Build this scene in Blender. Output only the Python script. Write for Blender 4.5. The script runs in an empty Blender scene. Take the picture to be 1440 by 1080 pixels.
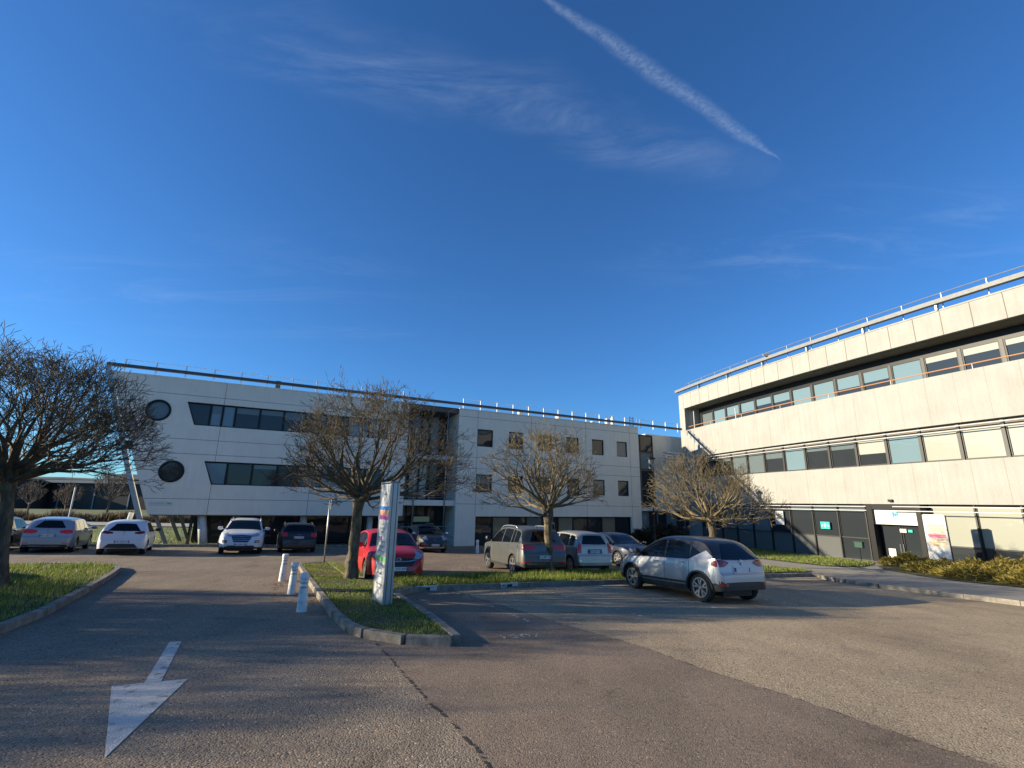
import bpy, bmesh, math, random
import numpy as np
from mathutils import Vector, Matrix
from mathutils.bvhtree import BVHTree
from mathutils.geometry import tessellate_polygon
rnd = random.Random(7)
S = bpy.context.scene
COL = S.collection
PI = math.pi
R = math.radians

# ------------------------------------------------------------------ helpers
def tag(o, label=None, cat=None, group=None, kind=None):
    if label: o['label'] = label
    if cat: o['category'] = cat
    if group: o['group'] = group
    if kind: o['kind'] = kind
    return o

def empty(name, loc, rz=0, label=None, cat=None, group=None):
    o = bpy.data.objects.new(name, None); COL.objects.link(o)
    o.location = loc; o.rotation_euler = (0, 0, rz); o.empty_display_size = .3
    return tag(o, label, cat, group)

class MB:
    """collects faces, builds ONE mesh object"""
    def __init__(s): s.v = []; s.f = []; s.m = []; s.mi = 0; s.M = None
    def vert(s, p):
        s.v.append(tuple(s.M @ Vector(p)) if s.M else tuple(p)); return len(s.v) - 1
    def face(s, pts): s.f.append([s.vert(p) for p in pts]); s.m.append(s.mi)
    def idx(s, ids): s.f.append(list(ids)); s.m.append(s.mi)
    def box(s, x0, x1, y0, y1, z0, z1, F=None):
        F = F or (lambda *a: a)
        p = [F(x, y, z) for z in (z0, z1) for x, y in ((x0, y0), (x1, y0), (x1, y1), (x0, y1))]
        i = [s.vert(q) for q in p]
        for q in ((3, 2, 1, 0), (4, 5, 6, 7), (0, 1, 5, 4), (1, 2, 6, 5), (2, 3, 7, 6), (3, 0, 4, 7)):
            s.idx([i[k] for k in q])
    def tube(s, pts, rad, n=6, cap=True, sq=False):
        pts = [Vector(p) for p in pts]
        if not hasattr(rad, '__len__'): rad = [rad] * len(pts)
        rings = []
        d0 = (pts[1] - pts[0]).normalized()
        a = d0.cross(Vector((0, 0, 1)))
        if a.length < .1: a = d0.cross(Vector((1, 0, 0)))
        a.normalize()
        for k, p in enumerate(pts):
            d = (pts[min(k + 1, len(pts) - 1)] - pts[max(k - 1, 0)]).normalized()
            a = (a - d * a.dot(d)).normalized(); b = d.cross(a)
            off = PI / 4 if sq else 0
            rings.append([s.vert(p + (a * math.cos(2 * PI * j / n + off) + b * math.sin(2 * PI * j / n + off)) * rad[k]) for j in range(n)])
        for r0, r1 in zip(rings, rings[1:]):
            for j in range(n): s.idx((r0[j], r0[(j + 1) % n], r1[(j + 1) % n], r1[j]))
        if cap: s.idx(rings[0][::-1]); s.idx(rings[-1])
    def lathe(s, prof, n=24, axis='z', c=(0, 0, 0), cap=True):
        rings = []
        for r, h in prof:
            ring = []
            for j in range(n):
                a = 2 * PI * j / n
                if axis == 'z': q = (c[0] + r * math.cos(a), c[1] + r * math.sin(a), c[2] + h)
                else: q = (c[0] + r * math.cos(a), c[1] + h, c[2] + r * math.sin(a))
                ring.append(s.vert(q))
            rings.append(ring)
        for r0, r1 in zip(rings, rings[1:]):
            for j in range(n): s.idx((r0[j], r0[(j + 1) % n], r1[(j + 1) % n], r1[j]))
        if cap: s.idx(rings[0][::-1]); s.idx(rings[-1])
    def build(s, name, mats, parent=None, smooth=False, bevel=0, recalc=True):
        me = bpy.data.meshes.new(name)
        me.from_pydata(s.v, [], s.f)
        if not isinstance(mats, (list, tuple)): mats = [mats]
        for m in mats: me.materials.append(m)
        me.polygons.foreach_set('material_index', s.m)
        if recalc:
            bm = bmesh.new(); bm.from_mesh(me)
            bmesh.ops.recalc_face_normals(bm, faces=bm.faces); bm.to_mesh(me); bm.free()
        if smooth is True: me.polygons.foreach_set('use_smooth', [True] * len(me.polygons))
        o = bpy.data.objects.new(name, me); COL.objects.link(o)
        if parent: o.parent = parent
        if smooth == 'auto':
            me.polygons.foreach_set('use_smooth', [True] * len(me.polygons))
            me.set_sharp_from_angle(angle=R(38))
        if bevel:
            b = o.modifiers.new('bevel', 'BEVEL'); b.width = bevel; b.segments = 2; b.limit_method = 'ANGLE'; b.angle_limit = R(40)
        me.update()
        return o

def copy_tree(o, parent=None):
    c = o.copy(); COL.objects.link(c); c.parent = parent
    for ch in list(o.children): copy_tree(ch, c)
    return c

def text_part(name, body, size, mat, parent, M, align='CENTER', ext=.002):
    cu = bpy.data.curves.new('t', 'FONT'); cu.body = body; cu.size = size; cu.align_x = align; cu.align_y = 'CENTER'; cu.extrude = ext
    t = bpy.data.objects.new('t', cu); COL.objects.link(t)
    dg = bpy.context.evaluated_depsgraph_get()
    me = bpy.data.meshes.new_from_object(t.evaluated_get(dg)); me.name = name
    bpy.data.objects.remove(t)
    me.materials.clear(); me.materials.append(mat)
    o = bpy.data.objects.new(name, me); COL.objects.link(o)
    o.parent = parent; o.matrix_local = M
    return o

# ------------------------------------------------------------------ materials
def new_mat(name):
    m = bpy.data.materials.new(name); m.use_nodes = True
    nt = m.node_tree; b = nt.nodes['Principled BSDF']
    return m, nt, b
def simple(name, col, rough=.6, metal=0, coat=0, spec=None, var=0, vs=3., bump=0, bs=60., emit=None):
    m, nt, b = new_mat(name)
    b.inputs['Base Color'].default_value = (*col, 1); b.inputs['Roughness'].default_value = rough
    b.inputs['Metallic'].default_value = metal; b.inputs['Coat Weight'].default_value = coat; b.inputs['Coat Roughness'].default_value = .04
    if spec is not None: b.inputs['Specular IOR Level'].default_value = spec
    tc = nt.nodes.new('ShaderNodeTexCoord')
    if var:
        n = nt.nodes.new('ShaderNodeTexNoise'); n.inputs['Scale'].default_value = vs; n.inputs['Detail'].default_value = 6
        nt.links.new(tc.outputs['Object'], n.inputs['Vector'])
        r = nt.nodes.new('ShaderNodeMapRange'); r.inputs[1].default_value = .3; r.inputs[2].default_value = .7
        r.inputs[3].default_value = 1 - var; r.inputs[4].default_value = 1 + var
        nt.links.new(n.outputs['Fac'], r.inputs[0])
        mx = nt.nodes.new('ShaderNodeVectorMath'); mx.operation = 'SCALE'; mx.inputs[0].default_value = col
        nt.links.new(r.outputs[0], mx.inputs['Scale']); nt.links.new(mx.outputs[0], b.inputs['Base Color'])
    if bump:
        n2 = nt.nodes.new('ShaderNodeTexNoise'); n2.inputs['Scale'].default_value = bs; n2.inputs['Detail'].default_value = 5
        nt.links.new(tc.outputs['Object'], n2.inputs['Vector'])
        bp = nt.nodes.new('ShaderNodeBump'); bp.inputs['Strength'].default_value = bump; bp.inputs['Distance'].default_value = .02
        nt.links.new(n2.outputs['Fac'], bp.inputs['Height']); nt.links.new(bp.outputs[0], b.inputs['Normal'])
    return m
def ramp(nt, stops, inp):
    r = nt.nodes.new('ShaderNodeValToRGB'); e = r.color_ramp.elements
    e[0].position = stops[0][0]; e[0].color = (*stops[0][1], 1); e[1].position = stops[-1][0]; e[1].color = (*stops[-1][1], 1)
    for p, c in stops[1:-1]: q = e.new(p); q.color = (*c, 1)
    nt.links.new(inp, r.inputs[0]); return r
def noise(nt, tc, scale, detail=4, rough=.55, dist=0, scl=None):
    n = nt.nodes.new('ShaderNodeTexNoise'); n.inputs['Scale'].default_value = scale; n.inputs['Detail'].default_value = detail
    n.inputs['Roughness'].default_value = rough; n.inputs['Distortion'].default_value = dist
    if scl:
        mp = nt.nodes.new('ShaderNodeMapping'); mp.inputs['Scale'].default_value = scl
        nt.links.new(tc.outputs['Object'], mp.inputs[0]); nt.links.new(mp.outputs[0], n.inputs['Vector'])
    else: nt.links.new(tc.outputs['Object'], n.inputs['Vector'])
    return n
def mixc(nt, a, b, fac, mode='MIX'):
    m = nt.nodes.new('ShaderNodeMix'); m.data_type = 'RGBA'; m.blend_type = mode
    for sock, v in ((m.inputs[6], a), (m.inputs[7], b), (m.inputs[0], fac)):
        if hasattr(v, 'links') or hasattr(v, 'is_output'): nt.links.new(v, sock)
        elif isinstance(v, tuple): sock.default_value = (*v, 1)
        else: sock.default_value = v
    return m.outputs[2]
def asphalt(name, dark, mid, light, coarse=1.0, crack=False):
    m, nt, b = new_mat(name); tc = nt.nodes.new('ShaderNodeTexCoord')
    vo = nt.nodes.new('ShaderNodeTexVoronoi'); vo.inputs['Scale'].default_value = 75 / coarse
    nt.links.new(tc.outputs['Object'], vo.inputs['Vector'])
    stones = ramp(nt, [(0, dark), (.35, mid), (.8, mid), (1, light)], vo.outputs['Color'])
    f = noise(nt, tc, 240 / coarse, 3); fine = ramp(nt, [(.35, (.6, .6, .6)), (.7, (1.35, 1.35, 1.35))], f.outputs['Fac'])
    c1 = mixc(nt, stones.outputs[0], fine.outputs[0], 1.0, 'MULTIPLY')
    big = noise(nt, tc, .35, 6, .6); pt = ramp(nt, [(.3, (.8, .78, .78)), (.5, (1, 1, 1)), (.72, (1.14, 1.12, 1.1))], big.outputs['Fac'])
    c2 = mixc(nt, c1, pt.outputs[0], 1.0, 'MULTIPLY')
    # long tyre-worn streaks and stains
    st = noise(nt, tc, 1.6, 4, .5, .4, (1, .35, 1)); sr = ramp(nt, [(.3, (.84, .84, .86)), (.6, (1.06, 1.05, 1.04))], st.outputs['Fac'])
    c3 = mixc(nt, c2, sr.outputs[0], 1.0, 'MULTIPLY')
    oil = noise(nt, tc, .9, 5, .65, .8); orr = ramp(nt, [(.6, (1, 1, 1)), (.72, (.66, .64, .62))], oil.outputs['Fac'])
    c3 = mixc(nt, c3, orr.outputs[0], 1.0, 'MULTIPLY')
    # white grit specks
    v2 = nt.nodes.new('ShaderNodeTexVoronoi'); v2.inputs['Scale'].default_value = 9; nt.links.new(tc.outputs['Object'], v2.inputs['Vector'])
    lt = nt.nodes.new('ShaderNodeMath'); lt.operation = 'LESS_THAN'; lt.inputs[1].default_value = .045; nt.links.new(v2.outputs['Distance'], lt.inputs[0])
    c4 = mixc(nt, c3, (.42, .4, .36), lt.outputs[0])
    nt.links.new(c4, b.inputs['Base Color'])
    b.inputs['Roughness'].default_value = .85; b.inputs['Specular IOR Level'].default_value = .3
    bp = nt.nodes.new('ShaderNodeBump'); bp.inputs['Strength'].default_value = .7; bp.inputs['Distance'].default_value = .005 * coarse
    inv = nt.nodes.new('ShaderNodeMath'); inv.operation = 'MULTIPLY_ADD'; inv.inputs[1].default_value = -1; inv.inputs[2].default_value = 1
    nt.links.new(vo.outputs['Distance'], inv.inputs[0]); nt.links.new(inv.outputs[0], bp.inputs['Height'])
    nt.links.new(bp.outputs[0], b.inputs['Normal'])
    return m
def two_tone(name, stops, scale, detail=6, rough=.9, bump=.3, bs=40., scl=None, metal=0):
    m, nt, b = new_mat(name); tc = nt.nodes.new('ShaderNodeTexCoord')
    n = noise(nt, tc, scale, detail, .6, 0, scl); r = ramp(nt, stops, n.outputs['Fac'])
    nt.links.new(r.outputs[0], b.inputs['Base Color']); b.inputs['Roughness'].default_value = rough; b.inputs['Metallic'].default_value = metal
    if bump:
        n2 = noise(nt, tc, bs, 5); bp = nt.nodes.new('ShaderNodeBump'); bp.inputs['Strength'].default_value = bump; bp.inputs['Distance'].default_value = .02
        nt.links.new(n2.outputs['Fac'], bp.inputs['Height']); nt.links.new(bp.outputs[0], b.inputs['Normal'])
    return m
def blades(name, cols):
    m, nt, b = new_mat(name); g = nt.nodes.new('ShaderNodeNewGeometry')
    r = ramp(nt, cols, g.outputs['Random Per Island']); nt.links.new(r.outputs[0], b.inputs['Base Color'])
    b.inputs['Roughness'].default_value = .6
    tr = nt.nodes.new('ShaderNodeBsdfTranslucent'); nt.links.new(r.outputs[0], tr.inputs[0])
    mx = nt.nodes.new('ShaderNodeMixShader'); mx.inputs[0].default_value = .3
    nt.links.new(b.outputs[0], mx.inputs[1]); nt.links.new(tr.outputs[0], mx.inputs[2])
    nt.links.new(mx.outputs[0], nt.nodes['Material Output'].inputs['Surface'])
    return m
def panel_mat(name, c0, c1, vs=1.2, speck=0., streak=.06):
    m, nt, b = new_mat(name); tc = nt.nodes.new('ShaderNodeTexCoord')
    n = noise(nt, tc, vs, 5); r = ramp(nt, [(.3, c0), (.7, c1)], n.outputs['Fac'])
    s = noise(nt, tc, 1.5, 4, .6, 0, (3, 3, .25)); sr = ramp(nt, [(.35, (1 - streak,) * 3), (.6, (1, 1, 1))], s.outputs['Fac'])
    c = mixc(nt, r.outputs[0], sr.outputs[0], 1., 'MULTIPLY')
    if speck:
        v = noise(nt, tc, 13, 3, .6); vr = ramp(nt, [(.38, (1 - speck,) * 3), (.56, (1, 1, 1))], v.outputs['Fac'])
        c = mixc(nt, c, vr.outputs[0], 1., 'MULTIPLY')
    nt.links.new(c, b.inputs['Base Color']); b.inputs['Roughness'].default_value = .75; b.inputs['Specular IOR Level'].default_value = .25
    n2 = noise(nt, tc, 60, 3); bp = nt.nodes.new('ShaderNodeBump'); bp.inputs['Strength'].default_value = .15; bp.inputs['Distance'].default_value = .01
    nt.links.new(n2.outputs['Fac'], bp.inputs['Height']); nt.links.new(bp.outputs[0], b.inputs['Normal'])
    return m
M = {}
M['asp_left'] = asphalt('asphalt_grey', (.05, .04, .03), (.28, .22, .155), (.68, .54, .39), 1.35)
M['asp_mid'] = asphalt('asphalt_worn', (.05, .038, .029), (.25, .19, .135), (.54, .42, .3), 1.0)
M['asp_right'] = asphalt('asphalt_coarse', (.07, .053, .034), (.4, .31, .2), (.8, .64, .43), 1.4)
M['crack'] = simple('tar_seam', (.03, .025, .02), .9, var=.4, vs=8)
M['soil'] = two_tone('soil', [(.3, (.035, .03, .015)), (.55, (.05, .055, .018)), (.75, (.07, .085, .02))], 3)
M['grass_ground'] = two_tone('far_grass', [(.3, (.05, .075, .02)), (.5, (.1, .13, .03)), (.72, (.2, .17, .08))], .6, bump=.6, bs=8)
M['blade'] = blades('grass_blade', [(0, (.06, .1, .012)), (.45, (.16, .23, .025)), (.8, (.3, .36, .05)), (.95, (.42, .36, .12))])
M['dry'] = blades('dry_blade', [(0, (.06, .045, .025)), (.5, (.13, .095, .055)), (1, (.26, .2, .12))])
M['juniper'] = blades('shrub_leaf', [(0, (.09, .065, .012)), (.4, (.2, .15, .025)), (.75, (.32, .25, .04)), (1, (.16, .19, .03))])
M['leaf_litter'] = blades('dead_leaf', [(0, (.12, .05, .02)), (.5, (.25, .12, .05)), (1, (.38, .24, .12))])
M['darkleaf'] = blades('dark_leaf', [(0, (.02, .018, .01)), (1, (.06, .05, .02))])
M['kerb'] = two_tone('kerb_concrete', [(.3, (.13, .115, .09)), (.55, (.24, .215, .175)), (.75, (.33, .31, .26))], 5, rough=.9, bump=.5, bs=30)
M['concrete'] = two_tone('path_concrete', [(.3, (.22, .2, .17)), (.7, (.31, .285, .24))], 2, bump=.3)
M['road'] = two_tone('far_road', [(.3, (.3, .28, .24)), (.7, (.36, .335, .29))], .8, bump=0)
M['paint'] = two_tone('road_paint', [(.34, (.24, .21, .17)), (.43, (.52, .49, .43)), (.8, (.64, .61, .55))], 9, 8, .7, .5, 60)
def worn(name, thr, sc):
    m, nt, b = new_mat(name); tc = nt.nodes.new('ShaderNodeTexCoord')
    b.inputs['Base Color'].default_value = (.62, .6, .55, 1); b.inputs['Roughness'].default_value = .8
    n = noise(nt, tc, sc, 6, .7); gt = nt.nodes.new('ShaderNodeMath'); gt.operation = 'GREATER_THAN'; gt.inputs[1].default_value = thr
    nt.links.new(n.outputs['Fac'], gt.inputs[0]); nt.links.new(gt.outputs[0], b.inputs['Alpha'])
    return m
M['paint_worn'] = worn('worn_paint', .5, 12.)
cm_ = M['crack'].node_tree; n_ = cm_.nodes.new('ShaderNodeTexNoise'); n_.inputs['Scale'].default_value = 14; n_.inputs['Detail'].default_value = 6; t_ = cm_.nodes.new('ShaderNodeTexCoord'); g_ = cm_.nodes.new('ShaderNodeMath'); g_.operation = 'GREATER_THAN'; g_.inputs[1].default_value = .5
cm_.links.new(t_.outputs['Object'], n_.inputs['Vector']); cm_.links.new(n_.outputs['Fac'], g_.inputs[0]); cm_.links.new(g_.outputs[0], cm_.nodes['Principled BSDF'].inputs['Alpha'])
M['paint_faint'] = worn('faint_paint', .57, 9.)
M['panel_grey'] = panel_mat('facade_panel_grey', (.75, .71, .61), (.81, .77, .665), 1.2, .03, .05)
M['panel_cream'] = panel_mat('facade_panel_cream', (.335, .33, .302), (.375, .37, .342), .8, .055, .08)
M['joint'] = simple('joint', (.11, .11, .11), .9)
M['joint_cream'] = simple('joint_cream', (.15, .12, .085), .9)
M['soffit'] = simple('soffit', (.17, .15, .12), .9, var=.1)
M['dark_frame'] = simple('dark_frame', (.009, .009, .011), .45, spec=.3)
M['grey_frame'] = simple('grey_frame', (.035, .034, .032), .5, metal=.1)
M['void'] = simple('interior_dark', (.012, .012, .014), .9)
M['white_metal'] = simple('white_metal', (.55, .56, .57), .4, var=.06)
M['rail_white'] = simple('rail_white', (.8, .8, .8), .5)
M['galv'] = simple('galvanised', (.42, .43, .43), .4, metal=.7, var=.1)
M['grey_metal'] = simple('grey_metal', (.2, .22, .24), .5, metal=.5)
M['brown_metal'] = simple('brown_beam', (.085, .08, .075), .6, var=.2)
M['copper'] = simple('orange_rail', (.55, .27, .13), .45, metal=.2)
M['beige_metal'] = simple('beige_beam', (.2, .205, .2), .6, var=.15, vs=5)
def glass(name, col, rough=.02, wav=.0):
    m, nt, b = new_mat(name)
    b.inputs['Base Color'].default_value = (*col, 1); b.inputs['Roughness'].default_value = .25
    b.inputs['Specular IOR Level'].default_value = 0
    b.inputs['Coat Weight'].default_value = 1; b.inputs['Coat IOR'].default_value = 1.5; b.inputs['Coat Roughness'].default_value = rough
    if wav:
        tc = nt.nodes.new('ShaderNodeTexCoord'); n = noise(nt, tc, 1.1, 2)
        bp = nt.nodes.new('ShaderNodeBump'); bp.inputs['Strength'].default_value = wav; bp.inputs['Distance'].default_value = .05
        nt.links.new(n.outputs['Fac'], bp.inputs['Height']); nt.links.new(bp.outputs[0], b.inputs['Coat Normal'])
    return m
M['glass'] = glass('window_glass', (.028, .033, .038), .01, .12)  # base raised above black to imitate reflected sky and sunlit lot
M['glass_spandrel'] = glass('spandrel_glass', (.12, .125, .12), .06, .1)  # brightened base stands in for the lot mirrored in the glazing
M['glass_teal'] = glass('teal_blind_sky_reflection', (.15, .225, .26), .02, .1)  # blue of the sky's reflection is mixed into this blind colour
M['blind'] = glass('blind_behind_glass', (.36, .37, .33), .03)
M['blind_grey_sheen'] = glass('grey_blind_reflection', (.12, .15, .16), .03)  # grey blind tone, lifted to include the panes' reflection of the lot
def striped(name, a, b_, sc):
    m, nt, b = new_mat(name); tc = nt.nodes.new('ShaderNodeTexCoord')
    w = nt.nodes.new('ShaderNodeTexWave'); w.bands_direction = 'Z'; w.inputs['Scale'].default_value = sc; w.inputs['Distortion'].default_value = .4
    nt.links.new(tc.outputs['Object'], w.inputs[0]); r = ramp(nt, [(.2, a), (.8, b_)], w.outputs['Fac'])
    nt.links.new(r.outputs[0], b.inputs['Base Color']); b.inputs['Coat Weight'].default_value = 1; b.inputs['Coat Roughness'].default_value = .03
    return m
M['curtain'] = glass('curtain_glass', (.2, .2, .15), .03)
M['blind_slat'] = striped('slatted_blind', (.13, .14, .11), (.38, .39, .32), 9)
M['bark'] = two_tone('bark', [(.3, (.05, .037, .026)), (.5, (.11, .088, .058)), (.68, (.2, .175, .105)), (.8, (.26, .235, .12))], 9, rough=.95, bump=.9, bs=35, scl=(1, 1, .35))
M['twig'] = two_tone('twig', [(.3, (.06, .045, .03)), (.55, (.12, .095, .055)), (.75, (.2, .175, .09))], 4, rough=.9, bump=0)
M['twig_pale'] = two_tone('twig_pale', [(.3, (.1, .074, .04)), (.55, (.185, .145, .078)), (.75, (.29, .24, .13))], 4, rough=.9, bump=0)
M['twig_far'] = two_tone('twig_far', [(.3, (.1, .075, .055)), (.7, (.2, .16, .12))], 1, rough=.95, bump=0)
# vehicle materials
M['tyre'] = simple('tyre', (.018, .018, .018), .85)
M['rim'] = simple('alloy', (.5, .5, .5), .3, metal=.85)
M['rim_dark'] = simple('wheel_dark', (.02, .02, .02), .6)
M['cglass'] = glass('car_glass', (.004, .005, .006), .015); M['cglass'].node_tree.nodes['Principled BSDF'].inputs['Coat IOR'].default_value = 1.4
M['plastic'] = simple('black_plastic', (.022, .022, .023), .55)
M['chrome'] = simple('chrome', (.7, .7, .72), .12, metal=1)
M['lamp_red'] = simple('tail_lamp', (.6, .008, .012), .25, coat=.5)
M['lamp_dark'] = simple('tail_lamp_dark', (.2, .006, .01), .2, coat=.5)
M['lamp_clear'] = simple('head_lamp', (.45, .47, .48), .12, metal=.5, coat=1)
M['plate'] = simple('plate_white', (.68, .69, .7), .4)
M['plate_blue'] = simple('plate_blue', (.02, .06, .3), .4)
M['ink'] = simple('ink', (.015, .015, .02), .6)
def carpaint(name, col, metal=0., dirt=.0):
    m, nt, b = new_mat(name); tc = nt.nodes.new('ShaderNodeTexCoord')
    b.inputs['Metallic'].default_value = metal; b.inputs['Roughness'].default_value = .38
    b.inputs['Coat Weight'].default_value = .55; b.inputs['Coat Roughness'].default_value = .06
    n = noise(nt, tc, 2.2, 6); sp = nt.nodes.new('ShaderNodeSeparateXYZ'); nt.links.new(tc.outputs['Object'], sp.inputs[0])
    mr = nt.nodes.new('ShaderNodeMapRange'); mr.inputs[1].default_value = .75; mr.inputs[2].default_value = .2
    mr.inputs[3].default_value = .04; mr.inputs[4].default_value = dirt + .12; nt.links.new(sp.outputs[2], mr.inputs[0])
    mu = nt.nodes.new('ShaderNodeMath'); mu.operation = 'MULTIPLY'; nt.links.new(mr.outputs[0], mu.inputs[0]); nt.links.new(n.outputs['Fac'], mu.inputs[1])
    m2 = nt.nodes.new('ShaderNodeMath'); m2.operation = 'MULTIPLY'; m2.inputs[1].default_value = 1.6; nt.links.new(mu.outputs[0], m2.inputs[0])
    c = mixc(nt, col, (.17, .145, .115), m2.outputs[0]); nt.links.new(c, b.inputs['Base Color'])
    return m
M['p_silver'] = carpaint('paint_silver', (.4, .39, .36), .5, .25)
M['p_silver2'] = carpaint('paint_light_silver', (.4, .405, .42), .5, .15)
M['p_white'] = carpaint('paint_white', (.72, .73, .75), 0, .1)
M['p_grey'] = carpaint('paint_grey', (.12, .125, .12), .5, .05)
M['p_red'] = carpaint('paint_red', (.5, .004, .008), 0, .03)
M['p_black'] = carpaint('paint_black', (.008, .009, .014), .2, .05)
M['p_navy'] = carpaint('paint_navy', (.008, .015, .04), .3, .04)
M['p_darkgrey'] = carpaint('paint_dark_grey', (.05, .055, .055), .4, .05)
M['p_green'] = carpaint('paint_dark_green', (.02, .035, .03), .3, .05)
M['p_bluegrey'] = carpaint('paint_blue_grey', (.06, .09, .14), .4, .05)
for n_, c_ in dict(teal=(.02, .5, .4), blue=(.02, .22, .6), green=(.1, .5, .12), orange=(.75, .38, .18), peach=(.8, .62, .42), red=(.75, .1, .1), magenta=(.65, .08, .4), purple=(.16, .1, .3), palegreen=(.25, .6, .15), salmon=(.8, .35, .25), offwhite=(.75, .76, .74), olive=(.4, .42, .2), darkgreen=(.008, .05, .03), brown=(.25, .1, .1), greytext=(.3, .32, .33)).items():
    M['c_' + n_] = simple('print_' + n_, c_, .5, var=.06, vs=6)
M['sign_white'] = simple('sign_white', (.6, .6, .58), .45, var=.03)
M['bollard'] = two_tone('bollard_paint', [(.3, (.45, .43, .4)), (.5, (.7, .7, .68)), (.8, (.76, .76, .75))], 7, rough=.5, bump=.3)
M['brick'] = two_tone('dark_brick', [(.3, (.045, .03, .025)), (.7, (.085, .06, .05))], 8, bump=0)
M['black_clad'] = simple('black_cladding', (.006, .006, .009), .5)
M['hill'] = two_tone('wooded_hill', [(.3, (.07, .065, .055)), (.5, (.13, .12, .1)), (.7, (.2, .17, .14))], .05, 8, bump=0)

# ------------------------------------------------------------------ ground shape
def lerp(x, a, b, va, vb):
    t = min(1, max(0, (x - a) / (b - a))); return va + (vb - va) * t
def gz(x, y):
    pl = -.01 * x - .035 * y
    pl = min(pl, .6)
    fl = lerp(x, -22, -6, -1.05, -1.3) if x < -6 else lerp(x, -6, 12, -1.3, -1.45)
    t = (pl - fl) / .05
    return fl + .05 * (t if t > 30 else math.log1p(math.exp(max(t, -50))))
def drape(name, poly, dz, mat, step=2.0, kind='structure', thick=0):
    bm = bmesh.new(); vs = [bm.verts.new((x, y, 0)) for x, y in poly]; bm.faces.new(vs)
    xs = [p[0] for p in poly]; ys = [p[1] for p in poly]
    for ax, lo, hi in ((0, min(xs), max(xs)), (1, min(ys), max(ys))):
        c = math.floor(lo / step) * step + step
        while c < hi:
            co = [0, 0, 0]; co[ax] = c; no = [0, 0, 0]; no[ax] = 1
            bmesh.ops.bisect_plane(bm, geom=bm.verts[:] + bm.edges[:] + bm.faces[:], plane_co=co, plane_no=no); c += step
    for v in bm.verts: v.co.z = gz(v.co.x, v.co.y) + dz
    bmesh.ops.recalc_face_normals(bm, faces=bm.faces)
    if sum(f.normal.z for f in bm.faces) < 0: bmesh.ops.reverse_faces(bm, faces=bm.faces)
    me = bpy.data.meshes.new(name); bm.to_mesh(me); bm.free(); me.materials.append(mat)
    o = bpy.data.objects.new(name, me); COL.objects.link(o)
    if kind: o['kind'] = kind
    return o
def kerb(name, line, w=.15, h=.13):
    b = MB()
    pts = [Vector((x, y, 0)) for x, y in line]
    for p, q in zip(pts, pts[1:]):
        L = (q - p).length; n = max(1, round(L / 1.0)); d = (q - p) / n; u = d.normalized(); nn = Vector((-u.y, u.x, 0))
        for k in range(n):
            a = p + d * k + u * .006; c = p + d * (k + 1) - u * .006; j = rnd.uniform(-.008, .008)
            P = []
            for (e, s_) in ((a, 0), (c, 0), (c, 1), (a, 1)):
                P.append(e + nn * (w * s_ + j))
            for zz, ins in ((-.1, 0), (h - .02, 0), (h, .02)):
                for i_, v in enumerate(P):
                    s_ = (0, 0, 1, 1)[i_]
                    vv = v + nn * (ins if s_ == 0 else -ins * .3)
                    b.vert((vv.x, vv.y, gz(vv.x, vv.y) + zz + j * .4))
            o = len(b.v) - 12
            for r_ in (0, 4):
                for i_ in range(4): b.idx((o + r_ + i_, o + r_ + (i_ + 1) % 4, o + r_ + 4 + (i_ + 1) % 4, o + r_ + 4 + i_))
            b.idx((o + 8, o + 9, o + 10, o + 11))
    o = b.build(name, M['kerb']); o['kind'] = 'structure'; return o
def in_poly(x, y, poly):
    c = False; j = len(poly) - 1
    for i in range(len(poly)):
        if (poly[i][1] > y) != (poly[j][1] > y) and x < (poly[j][0] - poly[i][0]) * (y - poly[i][1]) / (poly[j][1] - poly[i][1]) + poly[i][0]: c = not c
        j = i
    return c
def blades_on(name, poly, dz, mat, dens, h, w, kind='stuff', label=None, patch=.0, lean=.5):
    xs = [p[0] for p in poly]; ys = [p[1] for p in poly]; V = []; Fc = []
    n = int(dens * (max(xs) - min(xs)) * (max(ys) - min(ys)))
    for _ in range(n):
        x = rnd.uniform(min(xs), max(xs)); y = rnd.uniform(min(ys), max(ys))
        if not in_poly(x, y, poly): continue
        q = .5 + .5 * math.sin(x * 2.1 + 1.3 * math.sin(y * 1.7)) * math.sin(y * 2.6 + math.sin(x * 3.1))
        if rnd.random() < patch * (1 - q): continue
        a = rnd.uniform(0, 2 * PI); hh = h * rnd.uniform(.45, 1.15) * (.6 + .6 * q); ww = w * rnd.uniform(.6, 1.3)
        z = gz(x, y) + dz; dx, dy = math.cos(a) * ww / 2, math.sin(a) * ww / 2
        l = rnd.uniform(-lean, lean) * hh; l2 = rnd.uniform(-lean, lean) * hh
        o = len(V); V += [(x - dx, y - dy, z), (x + dx, y + dy, z), (x + l, y + l2, z + hh)]; Fc.append((o, o + 1, o + 2))
    me = bpy.data.meshes.new(name); me.from_pydata(V, [], Fc); me.materials.append(mat)
    o = bpy.data.objects.new(name, me); COL.objects.link(o)
    return tag(o, label, name.replace('_', ' ') if label else None, None, kind)
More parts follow.
